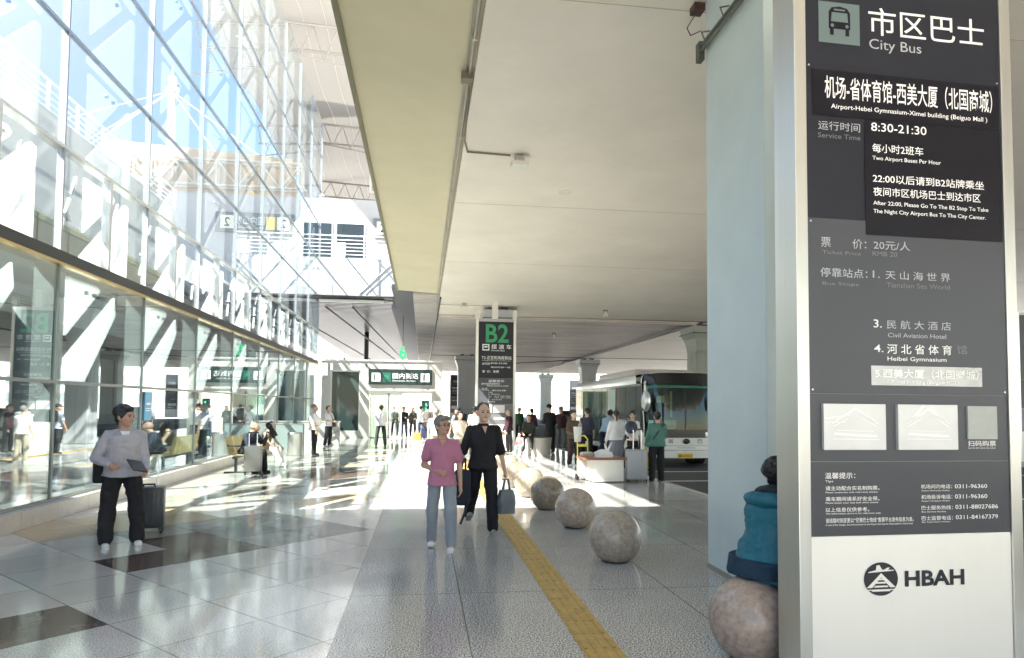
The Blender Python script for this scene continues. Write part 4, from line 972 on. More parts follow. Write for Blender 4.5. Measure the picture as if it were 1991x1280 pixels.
suitcase((4.75, 14.75, 0), R(-5), (.46, .28, .66), P('grey_shell', (.30, .31, .34), .35, .2, .05, 3), 'large grey hard suitcase by the white box near the coach', .45, 6, P('dark_brown_trim', (.05, .03, .03), .5))
# metal bench
def bench():
    t = thing('metal_bench', 'yellow perforated metal bench against the glass plinth', 'bench', (-4.45, 18.1, 0), R(90))
    m = P('bench_yellow_metal', (.50, .40, .16), .35, .4, .1, 3)
    for k in range(3):
        x = -.62+k*.62-.0
        mb = MB(); mb.box((x, -.05, .43), (.56, .46, .03), bev=.01); mb.build('seat', m, t)
        mb = MB(); mb.box((x, .22, .66), (.56, .03, .42), Euler((R(-12), 0, 0)).to_matrix(), bev=.01); mb.build('backrest', m, t)
    mb = MB(); mb.bb(-1.0, 1.0, .0, .06, .34, .40); mb.build('rail', DARKM, t)
    for x in (-.85, .85):
        mb = MB(); mb.bb(x-.03, x+.03, -.02, .04, .0, .36); mb.bb(x-.025, x+.025, -.28, .28, 0, .03); mb.build('leg', DARKM, t)
    for x in (-.95, .95):
        mb = MB(); mb.tube([(x, .2, .66), (x, -.2, .64), (x, -.22, .44)], .018); mb.build('armrest', DARKM, t)
bench()
t = thing('litter_bin', 'round brushed steel bin behind the seated woman', 'bin', (-4.12, 23.0, 0))
mb = MB(); mb.cyl((0, 0, .02), (0, 0, .72), .235, seg=40); mb.build('drum', STEEL, t, True)
mb = MB(); mb.cyl((0, 0, .72), (0, 0, .76), .245, .22, 40); mb.cyl((0, 0, 0), (0, 0, .02), .245, seg=40); mb.build('lid', STEELD, t, True)
t = thing('barrier', 'steel and glass barrier frame against the glass wall behind the bin', 'barrier', (-4.75, 23.9, 0))
mb = MB(); mb.tube([(-.2, 0, 0), (-.2, 0, 1.0), (.75, 0, 1.0), (.75, 0, 0)], .02); mb.build('frame', STEELD, t)
mb = MB(); mb.bb(-.18, .73, -.006, .006, .1, .98); mb.build('panel', P('frosted_grey_panel', (.30, .35, .35), .2), t)
t = thing('stone_parapet', 'low grey stone parapet by the glass wall behind the two standing men in white', 'low wall', (-4.2, 29.2, 0))
mb = MB(); mb.bb(-.95, .75, -.0, .35, 0, .95, bev=.015); mb.build('wall', P('grey_parapet_stone', (.46, .45, .43), .5, 0, .1, 3), t)
mb = MB(); mb.bb(-.97, .77, -.02, .37, .95, .99); mb.build('cap', WARMW, t)
mb = MB(); mb.cyl((.1, -.08, .3), (.78, -.08, .6), .03); mb.build('handrail', STEELD, t)
t = thing('stone_planter', 'round stone planter tub by the people sitting right of the B2 pylon', 'planter', (3.95, 22.9, 0))
mb = MB(); mb.cyl((0, 0, 0), (0, 0, .62), .38, .44, 40); mb.build('tub', P('planter_stone', (.46, .43, .39), .5, 0, .1, 4), t, True)
mb = MB(); mb.cyl((0, 0, .60), (0, 0, .635), .38, seg=30); mb.build('seat_top', P('planter_top', (.12, .11, .10), .7), t)
t = thing('ticket_box', 'white box table with a flat reddish brown tray, in front of the skirted woman', 'box', (4.15, 15.0, 0), R(6))
mb = MB(); mb.bb(-.42, .28, -.3, .3, .02, .50, bev=.01); mb.build('box', P('pale_box_white', (.72, .70, .66), .5, 0, .05, 3), t)
mb = MB(); mb.bb(-.62, .36, -.36, .36, .50, .545, bev=.008); mb.build('tray', P('red_brown_tray', (.22, .085, .06), .4, 0, .2, 4), t)
t = thing('carrier_bag', 'crumpled white carrier bag with tied ears lying on the brown tray', 'bag', (4.05, 14.95, .545))
def bagmesh(w_, d, h, seed, top=.5):
    mb = MB(); rings = []
    for j in range(9):
        f = j/8; k = 1.0 if f < .6 else 1-(f-.6)/.4*top
        r = []
        for i in range(20):
            a = i*2*math.pi/20; nn = noise.noise(Vector((math.cos(a)*2, math.sin(a)*2, f*3+seed)))*.14+1
            r.append((w_/2*k*nn*math.copysign(abs(math.cos(a))**.6, math.cos(a)), d/2*k*nn*math.copysign(abs(math.sin(a))**.6, math.sin(a)), f*h))
        rings.append(r)
    mb.loft(rings); return mb
bagmesh(.42, .3, .17, 3, .7).build('bag', P('white_plastic', (.78, .78, .78), .35, 0, .05, 8, .3, 20), t, True)
mb = MB(); mb.cap((.1, 0, .15), .03, (.2, 0, .33), .008, 8); mb.cap((.08, 0, .15), .03, (.02, .0, .3), .008, 8); mb.build('ear', MATS['white_plastic'], t, True)
t = thing('folding_trolley', 'folding luggage trolley with yellow handle in front of the mother', 'trolley', (3.72, 15.3, 0), R(12))
mb = MB(); mb.tube([(-.13, .1, .06), (-.13, .16, .92), (-.06, .17, 1.0), (.06, .17, 1.0), (.13, .16, .92), (.13, .1, .06)], .014)
mb.tube([(-.1, .16, .78), (.1, .16, .78)], .03); mb.build('handle_frame', P('trolley_yellow', (.72, .66, .12), .4), t, True)
mb = MB(); mb.box((0, .0, .28), (.34, .26, .42), bev=.06); mb.box((.02, -.02, .56), (.28, .2, .16), bev=.05); mb.build('cloth_bag', P('cream_cloth_bag', (.66, .60, .50), .8, 0, .12, 9, .3, 30), t, True)
mb = MB(); mb.cyl((-.18, .1, .07), (-.14, .1, .07), .07, seg=18); mb.cyl((.14, .1, .07), (.18, .1, .07), .07, seg=18); mb.build('wheel', RUBBER, t)
def held_bag(loc, rz, w_, d, h, m, label, seed, name='shopping_bag', top=.25):
    t = thing(name, label, 'bag', loc, rz)
    bagmesh(w_, d, h, seed, top).build('bag', m, t, True)
    mb = MB()
    for s in (-1, 1): mb.tube([(-w_*.22, s*.02, h*.95), (-w_*.10, s*.012, h+.14), (w_*.10, s*.012, h+.14), (w_*.22, s*.02, h*.95)], .009, 6)
    mb.build('strap', m, t, True)
    return t
def car(loc, rz, m, label):
    t = thing('parked_car', label, 'car', loc, rz)
    prof = [(-2.2, .35), (-2.25, .7), (-1.9, .95), (-1.2, 1.05), (-.5, 1.48), (.9, 1.52), (1.7, 1.1), (2.2, 1.0), (2.28, .5), (2.2, .3)]
    mb = MB(); rings = []
    for y, k in ((-.88, .9), (-.8, 1), (.8, 1), (.88, .9)): rings.append([(x, y, .3+(z-.3)*k if z > .9 else z) for x, z in prof])
    mb.loft(rings); mb.build('body', m, t, True)
    for s in (-1, 1):
        mb = MB(); mb.prism([(-1.0, s*.86, 1.06), (-.45, s*.80, 1.40), (.85, s*.80, 1.43), (1.45, s*.86, 1.1)], (0, s*.03, 0)); mb.build('side_window', GLASSD, t)
        for x in (-1.4, 1.35):
            mb = MB(); mb.cyl((x, s*.72, .32), (x, s*.92, .32), .32, seg=24); q = mb.build('wheel', RUBBER, t, True)
            mb = MB(); mb.cyl((x, s*.9, .32), (x, s*.93, .32), .19, seg=16); mb.build('rim', STEEL, q)
    mb = MB(); mb.prism([(-1.22, -.72, 1.03), (-.55, -.66, 1.44), (-.55, .66, 1.44), (-1.22, .72, 1.03)], (-.03, 0, .02)); mb.build('windscreen', GLASSD, t)
    for s in (-1, 1):
        mb = MB(); mb.box((-2.18, s*.62, .72), (.12, .34, .14), bev=.03); mb.build('headlight', MATS['lamp_glass'], t)
    return t
car((9.3, 34.5, -.12), R(80), P('car_white', (.75, .75, .74), .2, 0, .02, 1, coat=.6), 'white car seen between the waiting men and the back of the coach')
car((13.0, 60, -.12), R(85), P('car_silver', (.45, .46, .48), .25, .5, .02, 1, coat=.6), 'silver car far behind, left of the coach')

# ------------------------------------------------------------------ background beyond the decks
t = thing('far_building', 'pale low building in bright haze beyond the decks', 'building', (60, 190, -.2))
mb = MB(); mb.bb(-90, 90, 0, 20, 0, 11); mb.build('wall', P('far_pale_wall', (.62, .61, .58), .7, 0, .05, .05), t)
for k in range(28):
    mb = MB(); mb.bb(-86+k*6.2, -82+k*6.2, -.05, .0, 2, 4.5); mb.bb(-86+k*6.2, -82+k*6.2, -.05, .0, 6.5, 9); mb.build('window', P('far_glass', (.25, .3, .33), .2), t)
LEAF = P('leaf_green', (.06, .10, .03), .6, 0, .4, 1.5); BARK = P('bark', (.12, .09, .06), .8, 0, .2, 6)
def tree(loc, h, seed, label):
    rnd = random.Random(seed); t = thing('tree', label, 'tree', loc, 0, 'trees beyond the road')
    mb = MB(); mb.cyl((0, 0, 0), (.1, 0, h*.5), .16, .09, 10)
    for k in range(6):
        a = rnd.random()*6.3; mb.cyl((.05, 0, h*(.3+.04*k)), (math.cos(a)*h*.22, math.sin(a)*h*.22, h*(.55+.05*k)), .06, .02, 6)
    mb.build('trunk', BARK, t)
    mb = MB()
    cl = [(Vector((rnd.gauss(0, h*.15), rnd.gauss(0, h*.15), h*(.65+rnd.gauss(0, .12)))), h*rnd.uniform(.08, .16)) for _ in range(22)]
    for c, r in cl:
        for _ in range(130):
            d = Vector((rnd.gauss(0, 1), rnd.gauss(0, 1), rnd.gauss(0, 1))).normalized()*r*rnd.uniform(.5, 1.1); p = c+d
            u = Vector((rnd.gauss(0, 1), rnd.gauss(0, 1), rnd.gauss(0, 1))).normalized()*.16; v = u.orthogonal().normalized()*.10
            mb.poly([p-u, p+v, p+u, p-v])
    mb.build('crown', LEAF, t)
k = 0
TL = ['green tree beyond the road behind the rear of the coach', 'green tree far beyond the road hidden behind the coach', 'bushy tree across the road, mirrored in the glass behind the man in grey', 'bushy tree across the road, mirrored low in the second big pane', 'bushy tree across the road near the far border of the outer deck', 'bushy tree nearest the camera on the far side of the road']
for x, y, h in ((64, 105, 8), (78, 110, 9), (60, 60, 7), (62, 40, 7.5), (58, 80, 8), (66, 22, 7)):
    k += 1; tree((x, y, -.2), h, k, TL[k-1])
# ------------------------------------------------------------------ people
SKIN = P('skin', (.60, .38, .28), .5, 0, .08, 12); SKINT = P('tanned_skin', (.48, .28, .20), .5, 0, .08, 12)
SKINP = P('pale_skin', (.66, .46, .36), .5, 0, .06, 12)
HAIRB = P('black_hair', (.012, .011, .011), .45, 0, .2, 30, .4, 90); HAIRG = P('grey_hair', (.17, .16, .15), .5, 0, .35, 30, .4, 90)
EYE = P('eye_dark', (.015, .012, .01), .15); LIP = P('lips', (.34, .12, .10), .5)
SHOEW = P('white_shoe', (.74, .74, .72), .5); SHOEB = P('black_shoe', (.015, .015, .016), .4); SHOEG = P('grey_shoe', (.30, .30, .28), .6); SHOER = P('pink_shoe', (.55, .12, .16), .5)
def cloth(name, c, r=.85, b=.25): return P(name, c, r, 0, .10, 5, b, 14)
_V = {}
def vox(name, prims, vx, mat, parent, disp=0, dscale=(5, 5, 2.2), smooth=3, seed=0.0):
    mb = MB()
    for p in prims:
        k = p[0]
        if k == 'c': mb.cap(p[1], p[2], p[3], p[4], 12)
        elif k == 'e': mb.sph(p[1], 1, 20, 14, p[2], p[3] if len(p) > 3 else None)
        elif k == 'l': mb.loft(p[1])
        elif k == 'b': mb.box(p[1], p[2], p[3])
    bmesh.ops.recalc_face_normals(mb.bm, faces=mb.bm.faces)
    me = bpy.data.meshes.new('tmp'); mb.bm.to_mesh(me); mb.bm.free(); o = bpy.data.objects.new('tmp', me)
    r = o.modifiers.new('r', 'REMESH'); r.mode = 'VOXEL'; r.voxel_size = vx; r.adaptivity = 0
    s = o.modifiers.new('s', 'SMOOTH'); s.factor = .5; s.iterations = smooth
    m2 = evaluated_mesh(o)
    bpy.data.objects.remove(o); bpy.data.meshes.remove(me)
    if disp:
        ns = [v.normal.copy() for v in m2.vertices]
        for v, n in zip(m2.vertices, ns):
            q = Vector((v.co.x*dscale[0]+seed, v.co.y*dscale[1], v.co.z*dscale[2]+seed*3))
            v.co += n*disp*(noise.noise(q)+.5*noise.noise(q*2.7)+.25*noise.noise(q*6))
    m2.name = name; m2.materials.clear(); m2.materials.append(mat); m2.polygons.foreach_set('use_smooth', [True]*len(m2.polygons))
    o = bpy.data.objects.new(name, m2); COL.objects.link(o); o.parent = parent; return o

def person(loc, rz, label, h=1.70, top=None, bottom=None, skin=SKIN, hair='short', hairm=HAIRB, shoes=SHOEB,
           sleeve='short', arms=None, legs=None, lean=0, head=(0, 0), bulk=1.0, belly=0, seat=None, near=False, skirt=None,
           group=None, seed=0.0, fist=(1, 1), baggy=1.0, collar=False, hem=.0, side_lean=0, extra=None, tuck=False):
    """the figure faces its own -Y; arms/legs: per side (left = -x seen from the front = the figure's right):
       ((upper pitch, upper out), (lower pitch, lower out)), pitch forward in degrees, out sideways in degrees"""
    t = thing('person', label, 'person', loc, rz, group)
    k = h/1.72; vx = .0085 if near else .016
    rd = random.Random(seed); u_ = rd.uniform
    if not arms:
        arms = [((u_(-8, 16), u_(6, 14)), (u_(8, 30), u_(-6, 6))) for _ in (0, 1)]
        if rd.random() < .45: arms[rd.randint(0, 1)] = ((u_(5, 25), 8), (u_(70, 105), u_(-30, -10)))
        if head == (0, 0): head = (u_(-35, 35), u_(-4, 16))
        if not side_lean: side_lean = u_(-3, 3)
    legs = legs or (((u_(0, 8), u_(2, 7)), (u_(-10, 0), u_(1, 4))), ((u_(-6, 5), u_(2, 7)), (u_(-12, -2), u_(1, 4))))
    def dv(p, o, s): p, o = R(p), R(o); return Vector((s*math.sin(o), -math.sin(p)*math.cos(o), -math.cos(p)*math.cos(o)))
    th, sh, ua, fa = .425*k, .40*k, .285*k, .25*k
    # legs
    J = []
    for i, s in enumerate((-1, 1)):
        hip = Vector((s*.088*k*(.8+.2*bulk), 0, 0)); kn = hip+dv(*legs[i][0], s)*th; an = kn+dv(*legs[i][1], s)*sh; J.append((hip, kn, an))
    low = min(j[2].z for j in J)
    pz = seat if seat is not None else .085*k-low
    off = Vector((0, 0, pz)); J = [tuple(p+off for p in j) for j in J]
    U = Vector((math.sin(R(side_lean)), -math.sin(R(lean)), math.cos(R(lean)))).normalized(); X = Vector((1, 0, 0)); F = X.cross(U)*-1
    F = Vector((0, -math.cos(R(lean)), -math.sin(R(lean))))
    T = lambda u, f=0, x=0: off+U*u*k+F*f*k+X*x*k
    b = bulk
    def ring(u, rx, ry, f=0, n=20, g=0):
        c = T(u, f); return [c+X*((rx*k+g)*math.cos(a))+F*((ry*k+g)*math.sin(a)) for a in [i*2*math.pi/n for i in range(n)]]
    stations = [(-.06, .150*b, .11*b, 0), (.02, .158*b, .118*b, 0), (.10, .146*b, .112*b+belly*.6, belly*.35), (.20, .138*b, .112*b+belly, belly*.6), (.30, .148*b, .118*b+belly*.6, belly*.4), (.37, .156*b, .115*b, .0), (.42, .140*b, .098*b, -.005), (.455, .105*b, .08, -.01), (.485, .066, .062, -.01), (.52, .054, .054, -.01)]
    # body
    B = [('l', [ring(*q) for q in stations])]
    hc = T(.648, .015); neckb = T(.49, -.015)
    hy, hp = R(head[0]), R(head[1])
    HR = Matrix.Rotation(hy, 3, 'Z') @ Matrix.Rotation(-R(lean)*.35+hp*-1, 3, 'X')   # head axes: x right, -y face, z up
    HK = 1.09
    hpt = lambda x, y, z: hc+HR @ (Vector((x, y, z))*k*HK)
    B += [('c', neckb, .058*k*(.7+.3*b), hpt(0, .015, -.07), .050*k), ('e', hpt(0, .012, .028), (.076*k*HK, .093*k*HK, .085*k*HK), HR), ('e', hpt(0, -.022, -.03), (.063*k*HK, .072*k*HK, .083*k*HK), HR),
          ('c', hpt(0, -.094, .0), .008*k, hpt(0, -.108, -.033), .014*k), ('e', hpt(0, -.07, -.088), (.03*k*HK, .025*k*HK, .02*k*HK), HR), ('c', hpt(-.03, -.085, .022), .010*k, hpt(.03, -.085, .022), .010*k),
          ('c', hpt(-.04, -.068, -.03), .018*k, hpt(.04, -.068, -.03), .018*k)]
    for s in (-1, 1): B.append(('e', hpt(s*.078, .008, -.012), (.012*k*HK, .020*k*HK, .032*k*HK), HR))
    AR = []
    for i, s in enumerate((-1, 1)):
        shd = T(.415, 0, s*.165*(.75+.25*b)); el = shd+dv(*arms[i][0], s)*ua; wr = el+dv(*arms[i][1], s)*fa; AR.append((shd, el, wr))
        ra = .85+.15*b
        B += [('c', shd, .05*k*ra, el, .038*k*ra), ('c', el, .038*k*ra, wr, .026*k)]
        d = (wr-el).normalized(); e = dv(arms[i][1][0], arms[i][1][1], s)
        side = d.cross(X); side = (side if side.length > .2 else d.cross(Vector((0, 1, 0)))).normalized()   # palm plane across
        nrm = d.cross(side).normalized()*(-s)                     # back of hand outward
        pc = wr+d*.05*k
        B.append(('e', pc, (.026*k if 0 else .024*k, .040*k, .050*k), Matrix((nrm, side, d)).transposed()))
        cl = fist[i]
        for q, (o_, ln) in enumerate(((-.028, .062), (-.010, .072), (.009, .068), (.027, .054))):
            a0 = pc+d*.038*k+side*o_*k; mid = a0+(d*(1-.45*cl)-nrm*.55*cl).normalized()*ln*.55*k; tip = mid+(d*(1-1.1*cl)-nrm*.9*cl).normalized()*ln*.5*k
            B += [('c', a0, .0095*k, mid, .0088*k), ('c', mid, .0088*k, tip, .0075*k)]
        a0 = wr+d*.025*k-side*.022*k; m_ = a0+(d*.6-side*.6-nrm*.3).normalized()*.04*k; B += [('c', a0, .013*k, m_, .011*k), ('c', m_, .011*k, m_+(d*.9-nrm*.3).normalized()*.028*k, .009*k)]
    for hip, kn, an in J: B += [('c', hip, .078*k*b, kn, .052*k), ('c', kn, .052*k, an, .034*k), ('c', an, .034*k, an+Vector((0, -.04, -.03))*k, .034*k)]
    vox('body', B, vx, skin, t, smooth=2)
    # eyes, brows, mouth
    mb = MB()
    for s in (-1, 1): mb.sph(hpt(s*.030, -.088, .0), .0095*k, 10, 8, (1.35, .8, .75), HR)
    mb.build('eye', EYE, t, True)
    mb = MB(); mb.cap(hpt(-.018, -.0945, -.060), .0055*k, hpt(.018, -.0945, -.060), .0055*k, 8); mb.build('mouth', LIP, t, True)
    if near:
        mb = MB()
        for s in (-1, 1): mb.cap(hpt(s*.045, -.088, .019), .004*k, hpt(s*.018, -.097, .021), .005*k, 8)
        mb.build('eyebrow', hairm, t, True)
    # hair
    Hh = []
    if hair in ('short', 'long', 'tail', 'bob', 'thick', 'crop'):
        e = .010 if hair != 'thick' else .018
        if hair == 'crop': e = .004
        Hh = [('e', hpt(0, .030, .046), ((.076+e)*k*HK, (.088+e)*k*HK, (.076+e)*k*HK), HR)]
        if hair in ('thick', 'bob'): Hh += [('e', hpt(0, -.045, .082), (.062*k*HK, .045*k*HK, .034*k*HK), HR), ('e', hpt(-.06, .01, .02), (.028*k*HK, .05*k*HK, .05*k*HK), HR), ('e', hpt(.06, .01, .02), (.028*k*HK, .05*k*HK, .05*k*HK), HR), ('e', hpt(0, .07, -.01), (.06*k*HK, .04*k*HK, .07*k*HK), HR)]
        if hair == 'short': Hh += [('e', hpt(0, -.035, .088), (.056*k*HK, .04*k*HK, .026*k*HK), HR), ('e', hpt(0, .07, -.01), (.058*k*HK, .035*k*HK, .05*k*HK), HR)]
        if hair == 'tail': Hh += [('e', hpt(0, -.04, .084), (.058*k*HK, .042*k*HK, .028*k*HK), HR), ('c', hpt(0, .10, .0), .032*k, hpt(0, .12, -.16), .022*k), ('e', hpt(0, .07, -.01), (.062*k*HK, .035*k*HK, .05*k*HK), HR)]
        if hair == 'long':
            Hh += [('e', hpt(0, -.045, .084), (.062*k*HK, .042*k*HK, .03*k*HK), HR), ('c', hpt(-.055, .03, .0), .042*k, hpt(-.075, .03, -.26), .035*k), ('c', hpt(.055, .03, .0), .042*k, hpt(.075, .03, -.26), .035*k), ('c', hpt(0, .075, .0), .05*k, hpt(0, .09, -.28), .045*k), ('c', hpt(-.07, -.03, .02), .022*k, hpt(-.085, -.03, -.16), .02*k)]
        if hair == 'bob': Hh += [('c', hpt(0, .06, -.0), .06*k, hpt(0, .06, -.07), .05*k)]
    elif hair == 'bun': Hh = [('e', hpt(0, .030, .046), (.086*k*HK, .098*k*HK, .086*k*HK), HR), ('e', hpt(0, -.04, .084), (.06*k*HK, .042*k*HK, .03*k*HK), HR), ('e', hpt(0, .11, .10), (.045*k*HK, .045*k*HK, .045*k*HK), HR)]
    elif hair == 'bald': Hh = []
    elif hair == 'cap': Hh = [('e', hpt(0, .015, .058), (.088*k*HK, .106*k*HK, .075*k*HK), HR), ('e', hpt(0, -.10, .045), (.06*k*HK, .06*k*HK, .012*k*HK), HR)]
    if Hh: vox('cap' if hair == 'cap' else 'hair', Hh, vx*.8, hairm, t, .011*k, (30, 30, 18), 1, seed)
    # top
    g = .012*k; bg = (.006+.013*baggy)*k
    if top:
        st = [q for q in stations if q[0] < .48]
        st[0] = (-.07-hem, stations[0][1]+.034, stations[0][2]+.045, stations[0][3])
        C = [('l', [ring(a, rx, ry, f, 20, bg) for a, rx, ry, f in st]+[ring(.487, .078, .068, -.012)])]
        for i, s in enumerate((-1, 1)):
            shd, el, wr = AR[i]; ra = .85+.15*b
            if sleeve == 'short': C.append(('c', shd, (.060+.005*baggy)*k*ra, shd.lerp(el, .62), (.060+.010*baggy)*k*ra))
            elif sleeve == 'long': C += [('c', shd, (.060+.007*baggy)*k*ra, el, (.050+.009*baggy)*k*ra), ('c', el, (.050+.009*baggy)*k*ra, wr, (.034+.006*baggy)*k)]
            elif sleeve == 'half': C += [('c', shd, (.060+.007*baggy)*k*ra, el, (.054+.010*baggy)*k*ra)]
            if sleeve != 'none': C.append(('c', T(.448, -.008, s*.06), .046*k*b, shd, (.062+.006*baggy)*k*ra))
        o = vox('shirt' if sleeve != 'long' else 'top', C, vx*1.15, top, t, .010*k*baggy, (4, 4, 6), 3, seed)
        if collar:
            mb = MB(); n = 16
            mb.loft([[T(.475, -.012+.078*math.sin(a), .082*math.cos(a)) for a in [i*2*math.pi/n for i in range(n)]], [T(.508, -.016+.064*math.sin(a), .068*math.cos(a)) for a in [i*2*math.pi/n for i in range(n)]]], False)
            mb.build('collar', top, t, True)
    # bottom
    if skirt:
        n = 40; rings = []
        for j in range(8):
            f = j/7; z = pz+.06*k-f*skirt*k; r_ = (.17+.12*f)*k*b
            rings.append([Vector((r_*math.cos(a)*(1+.07*f*math.sin(a*14)), r_*.8*math.sin(a)*(1+.07*f*math.sin(a*14)), z)) for a in [i*2*math.pi/n/1 for i in range(n)]])
        mb = MB(); mb.loft(rings); mb.build('skirt', bottom, t, True)
    elif bottom:
        C = [('l', [ring(a, rx, ry, f, 20, g*.7) for a, rx, ry, f in ((-.09, .12*b, .10*b, 0), (-.06, .155*b, .11*b, 0), (.02, .162*b, .116*b, 0), (.09, .155*b, .112*b+belly*.5, belly*.3))])]
        for hip, kn, an in J:
            C += [('c', hip, .092*k*b, kn, (.068+.013*baggy)*k*(.8+.2*b)), ('c', kn, (.068+.013*baggy)*k*(.8+.2*b), an+Vector((0, 0, .0)), (.052+.017*baggy)*k*(.8+.2*b))]
        vox('trousers', C, vx*1.15, bottom, t, .011*k*baggy, (4, 4, 5), 3, seed+2)
    # shoes
    for hip, kn, an in J:
        d = an-kn; fy = Vector((0, -1, 0)); pitch = math.atan2(-d.y, -d.z)*.0
        air = an.z-.085*k > .03 and seat is None
        rot = Matrix.Rotation(R(-28) if air else 0, 3, 'X') if an.y > .05 else Matrix.Rotation(R(14) if air else 0, 3, 'X')
        a = lambda x, y, z: an+rot @ (Vector((x, y, z))*k)
        vox('shoe', [('e', a(0, .005, -.04), (.040*k, .055*k, .045*k), rot), ('e', a(0, -.085, -.055), (.044*k, .095*k, .030*k), rot), ('b', a(0, -.055, -.075), (.074*k, .22*k, .020*k), rot)], vx*.8, shoes, t, 0, smooth=3)
    t['_j'] = 0; del t['_j']
    W = lambda p: Matrix.Translation(loc) @ Matrix.Rotation(rz, 4, 'Z') @ p
    return t, {'wr': [W(a[2]) for a in AR], 'el': [W(a[1]) for a in AR], 'sh': [W(a[0]) for a in AR], 'head': W(hc), 'T': lambda u, f=0, x=0: T(u, f, x), 'hpt': hpt, 'J': J, 'AR': AR}

def strap(t, pts, m, w_=.018, name='strap'):
    mb = MB(); mb.tube(pts, w_, 6); return mb.build(name, m, t, True)

# 1 man in grey with tablet
GREY = cloth('grey_sweatshirt', (.40, .38, .41)); BLK = cloth('black_cloth', (.012, .011, .014)); WH = cloth('white_cloth', (.72, .72, .73)); NAVY = cloth('navy_cloth', (.025, .03, .055))
t, q = person((-3.46, 8.5, 0), R(28), 'man in grey sweatshirt and wide black trousers looking aside, tablet in hand, by the glass', 1.66, GREY, BLK, SKINT, 'thick', HAIRB, SHOEW, 'long',
    arms=(((-4, 24), (72, -28)), ((10, 10), (62, -2))), legs=(((0, 7), (0, 3)), ((2, 8), (-2, 4))), head=(42, -2), bulk=1.16, belly=.02, near=True, baggy=1.6, fist=(.9, .7), seed=1.3)
mb = MB(); c = q['AR'][1][2]+Vector((-.10, -.10, .05)); mb.box(c, (.17, .24, .012), Euler((R(28), R(12), R(20))).to_matrix(), bev=.004)
tb_ = mb.build('tablet', BLACK, None); tb_.matrix_world = Matrix.Translation((-3.46, 8.5, 0)) @ Matrix.Rotation(R(28), 4, 'Z')
tag(tb_, 'thin dark tablet held by the man in grey', 'tablet')
mb = MB(); T = q['T']; mb.poly([T(.475, .118, -.055), T(.475, .118, .055), T(.35, .145, 0)]); mb.build('undershirt', WH, t)
strap(t, [T(.44, .02, -.19), T(.10, .02, -.24)], BLACK, .012, 'bag_strap'); mb = MB(); mb.box(T(-.02, -.10, -.14), (.32, .12, .26), bev=.03); mb.build('waist_bag', BLK, t, True)

# 2 woman in pink
PINK = cloth('pink_shirt', (.44, .17, .26)); JEAN = cloth('pale_jeans', (.26, .29, .33), .8)
t, q = person((.24, 8.02, 0), R(-6), 'woman in pink shirt and pale grey jeans, short grey hair, walking toward the camera', 1.585, PINK, JEAN, SKINT, 'bob', HAIRG, SHOEW, 'short',
    arms=(((-12, 16), (68, -48)), ((-8, 10), (8, 4))), legs=(((-4, 5), (-20, 2)), ((14, 4), (4, 2))), head=(38, 6), bulk=.96, near=True, baggy=.9, fist=(1, .6), seed=4.1, hem=.03)
mb = MB(); h_ = q['hpt']
for s in (-1, 1):
    for i in range(12):
        a, b_ = i*math.pi/6, (i+1)*math.pi/6
        mb.cyl(h_(s*.032+.026*math.cos(a), -.104, .0+.019*math.sin(a)), h_(s*.032+.026*math.cos(b_), -.104, .019*math.sin(b_)), .0022, seg=5)
    mb.cyl(h_(s*.058, -.10, .004), h_(s*.078, .0, .004), .0025, seg=5)
mb.cyl(h_(-.008, -.107, .002), h_(.008, -.107, .002), .0025, seg=5); mb.build('glasses', DARKM, t)
strap(t, [q['T'](.50, .05, -.06), q['T'](.44, .125, -.02), q['T'](.40, .14, 0)], LIP, .004, 'neck_cord')
mb = MB(); T = q['T']; mb.poly([T(.475, .085, -.05), T(.475, .085, .05), T(.39, .142, 0)]); mb.build('neckline', SKINT, t)

# 3 man in black
t, q = person((.80, 8.95, 0), R(4), 'tall man in black polo shirt and black trousers walking beside the woman in pink', 1.74, BLK, cloth('black_trousers', (.010, .010, .016)), SKIN, 'crop', HAIRB, SHOEG, 'half',
    arms=(((0, 20), (8, 14)), ((-2, 14), (14, 10))), legs=(((-14, 4), (-42, 2)), ((7, 3), (3, 2))), head=(4, 2), bulk=1.03, belly=.012, near=True, baggy=1.1, fist=(.8, 1), seed=7.7, collar=True)
mb = MB(); T = q['T']; mb.poly([T(.475, .10, -.035), T(.475, .10, .035), T(.385, .165, 0)]); mb.build('neckline', SKIN, t)
w_ = q['wr'][1]
held_bag((w_.x+.02, w_.y-.03, w_.z-.55), R(20), .24, .16, .30, P('slate_plastic', (.13, .15, .17), .35, 0, .1, 8, .3, 20), 'dark grey plastic shopping bag in the hand of the man in black', 5)
w_ = q['wr'][0]
t = thing('backpack', 'dark navy backpack hanging low between the walking couple', 'bag', (.52, 8.75, .40), R(8))
mb = MB(); mb.box((0, 0, .22), (.20, .18, .46), bev=.06); mb.build('sack', NAVY, t, True)
mb = MB(); mb.tube([(-.03, -.05, .42), (0, -.04, .56), (.04, .02, .58), (.05, .05, .42)], .014); mb.tube([(.05, -.08, .08), (.03, -.06, -.08), (-.03, -.04, -.24)], .016); mb.build('strap', BLACK, t, True)

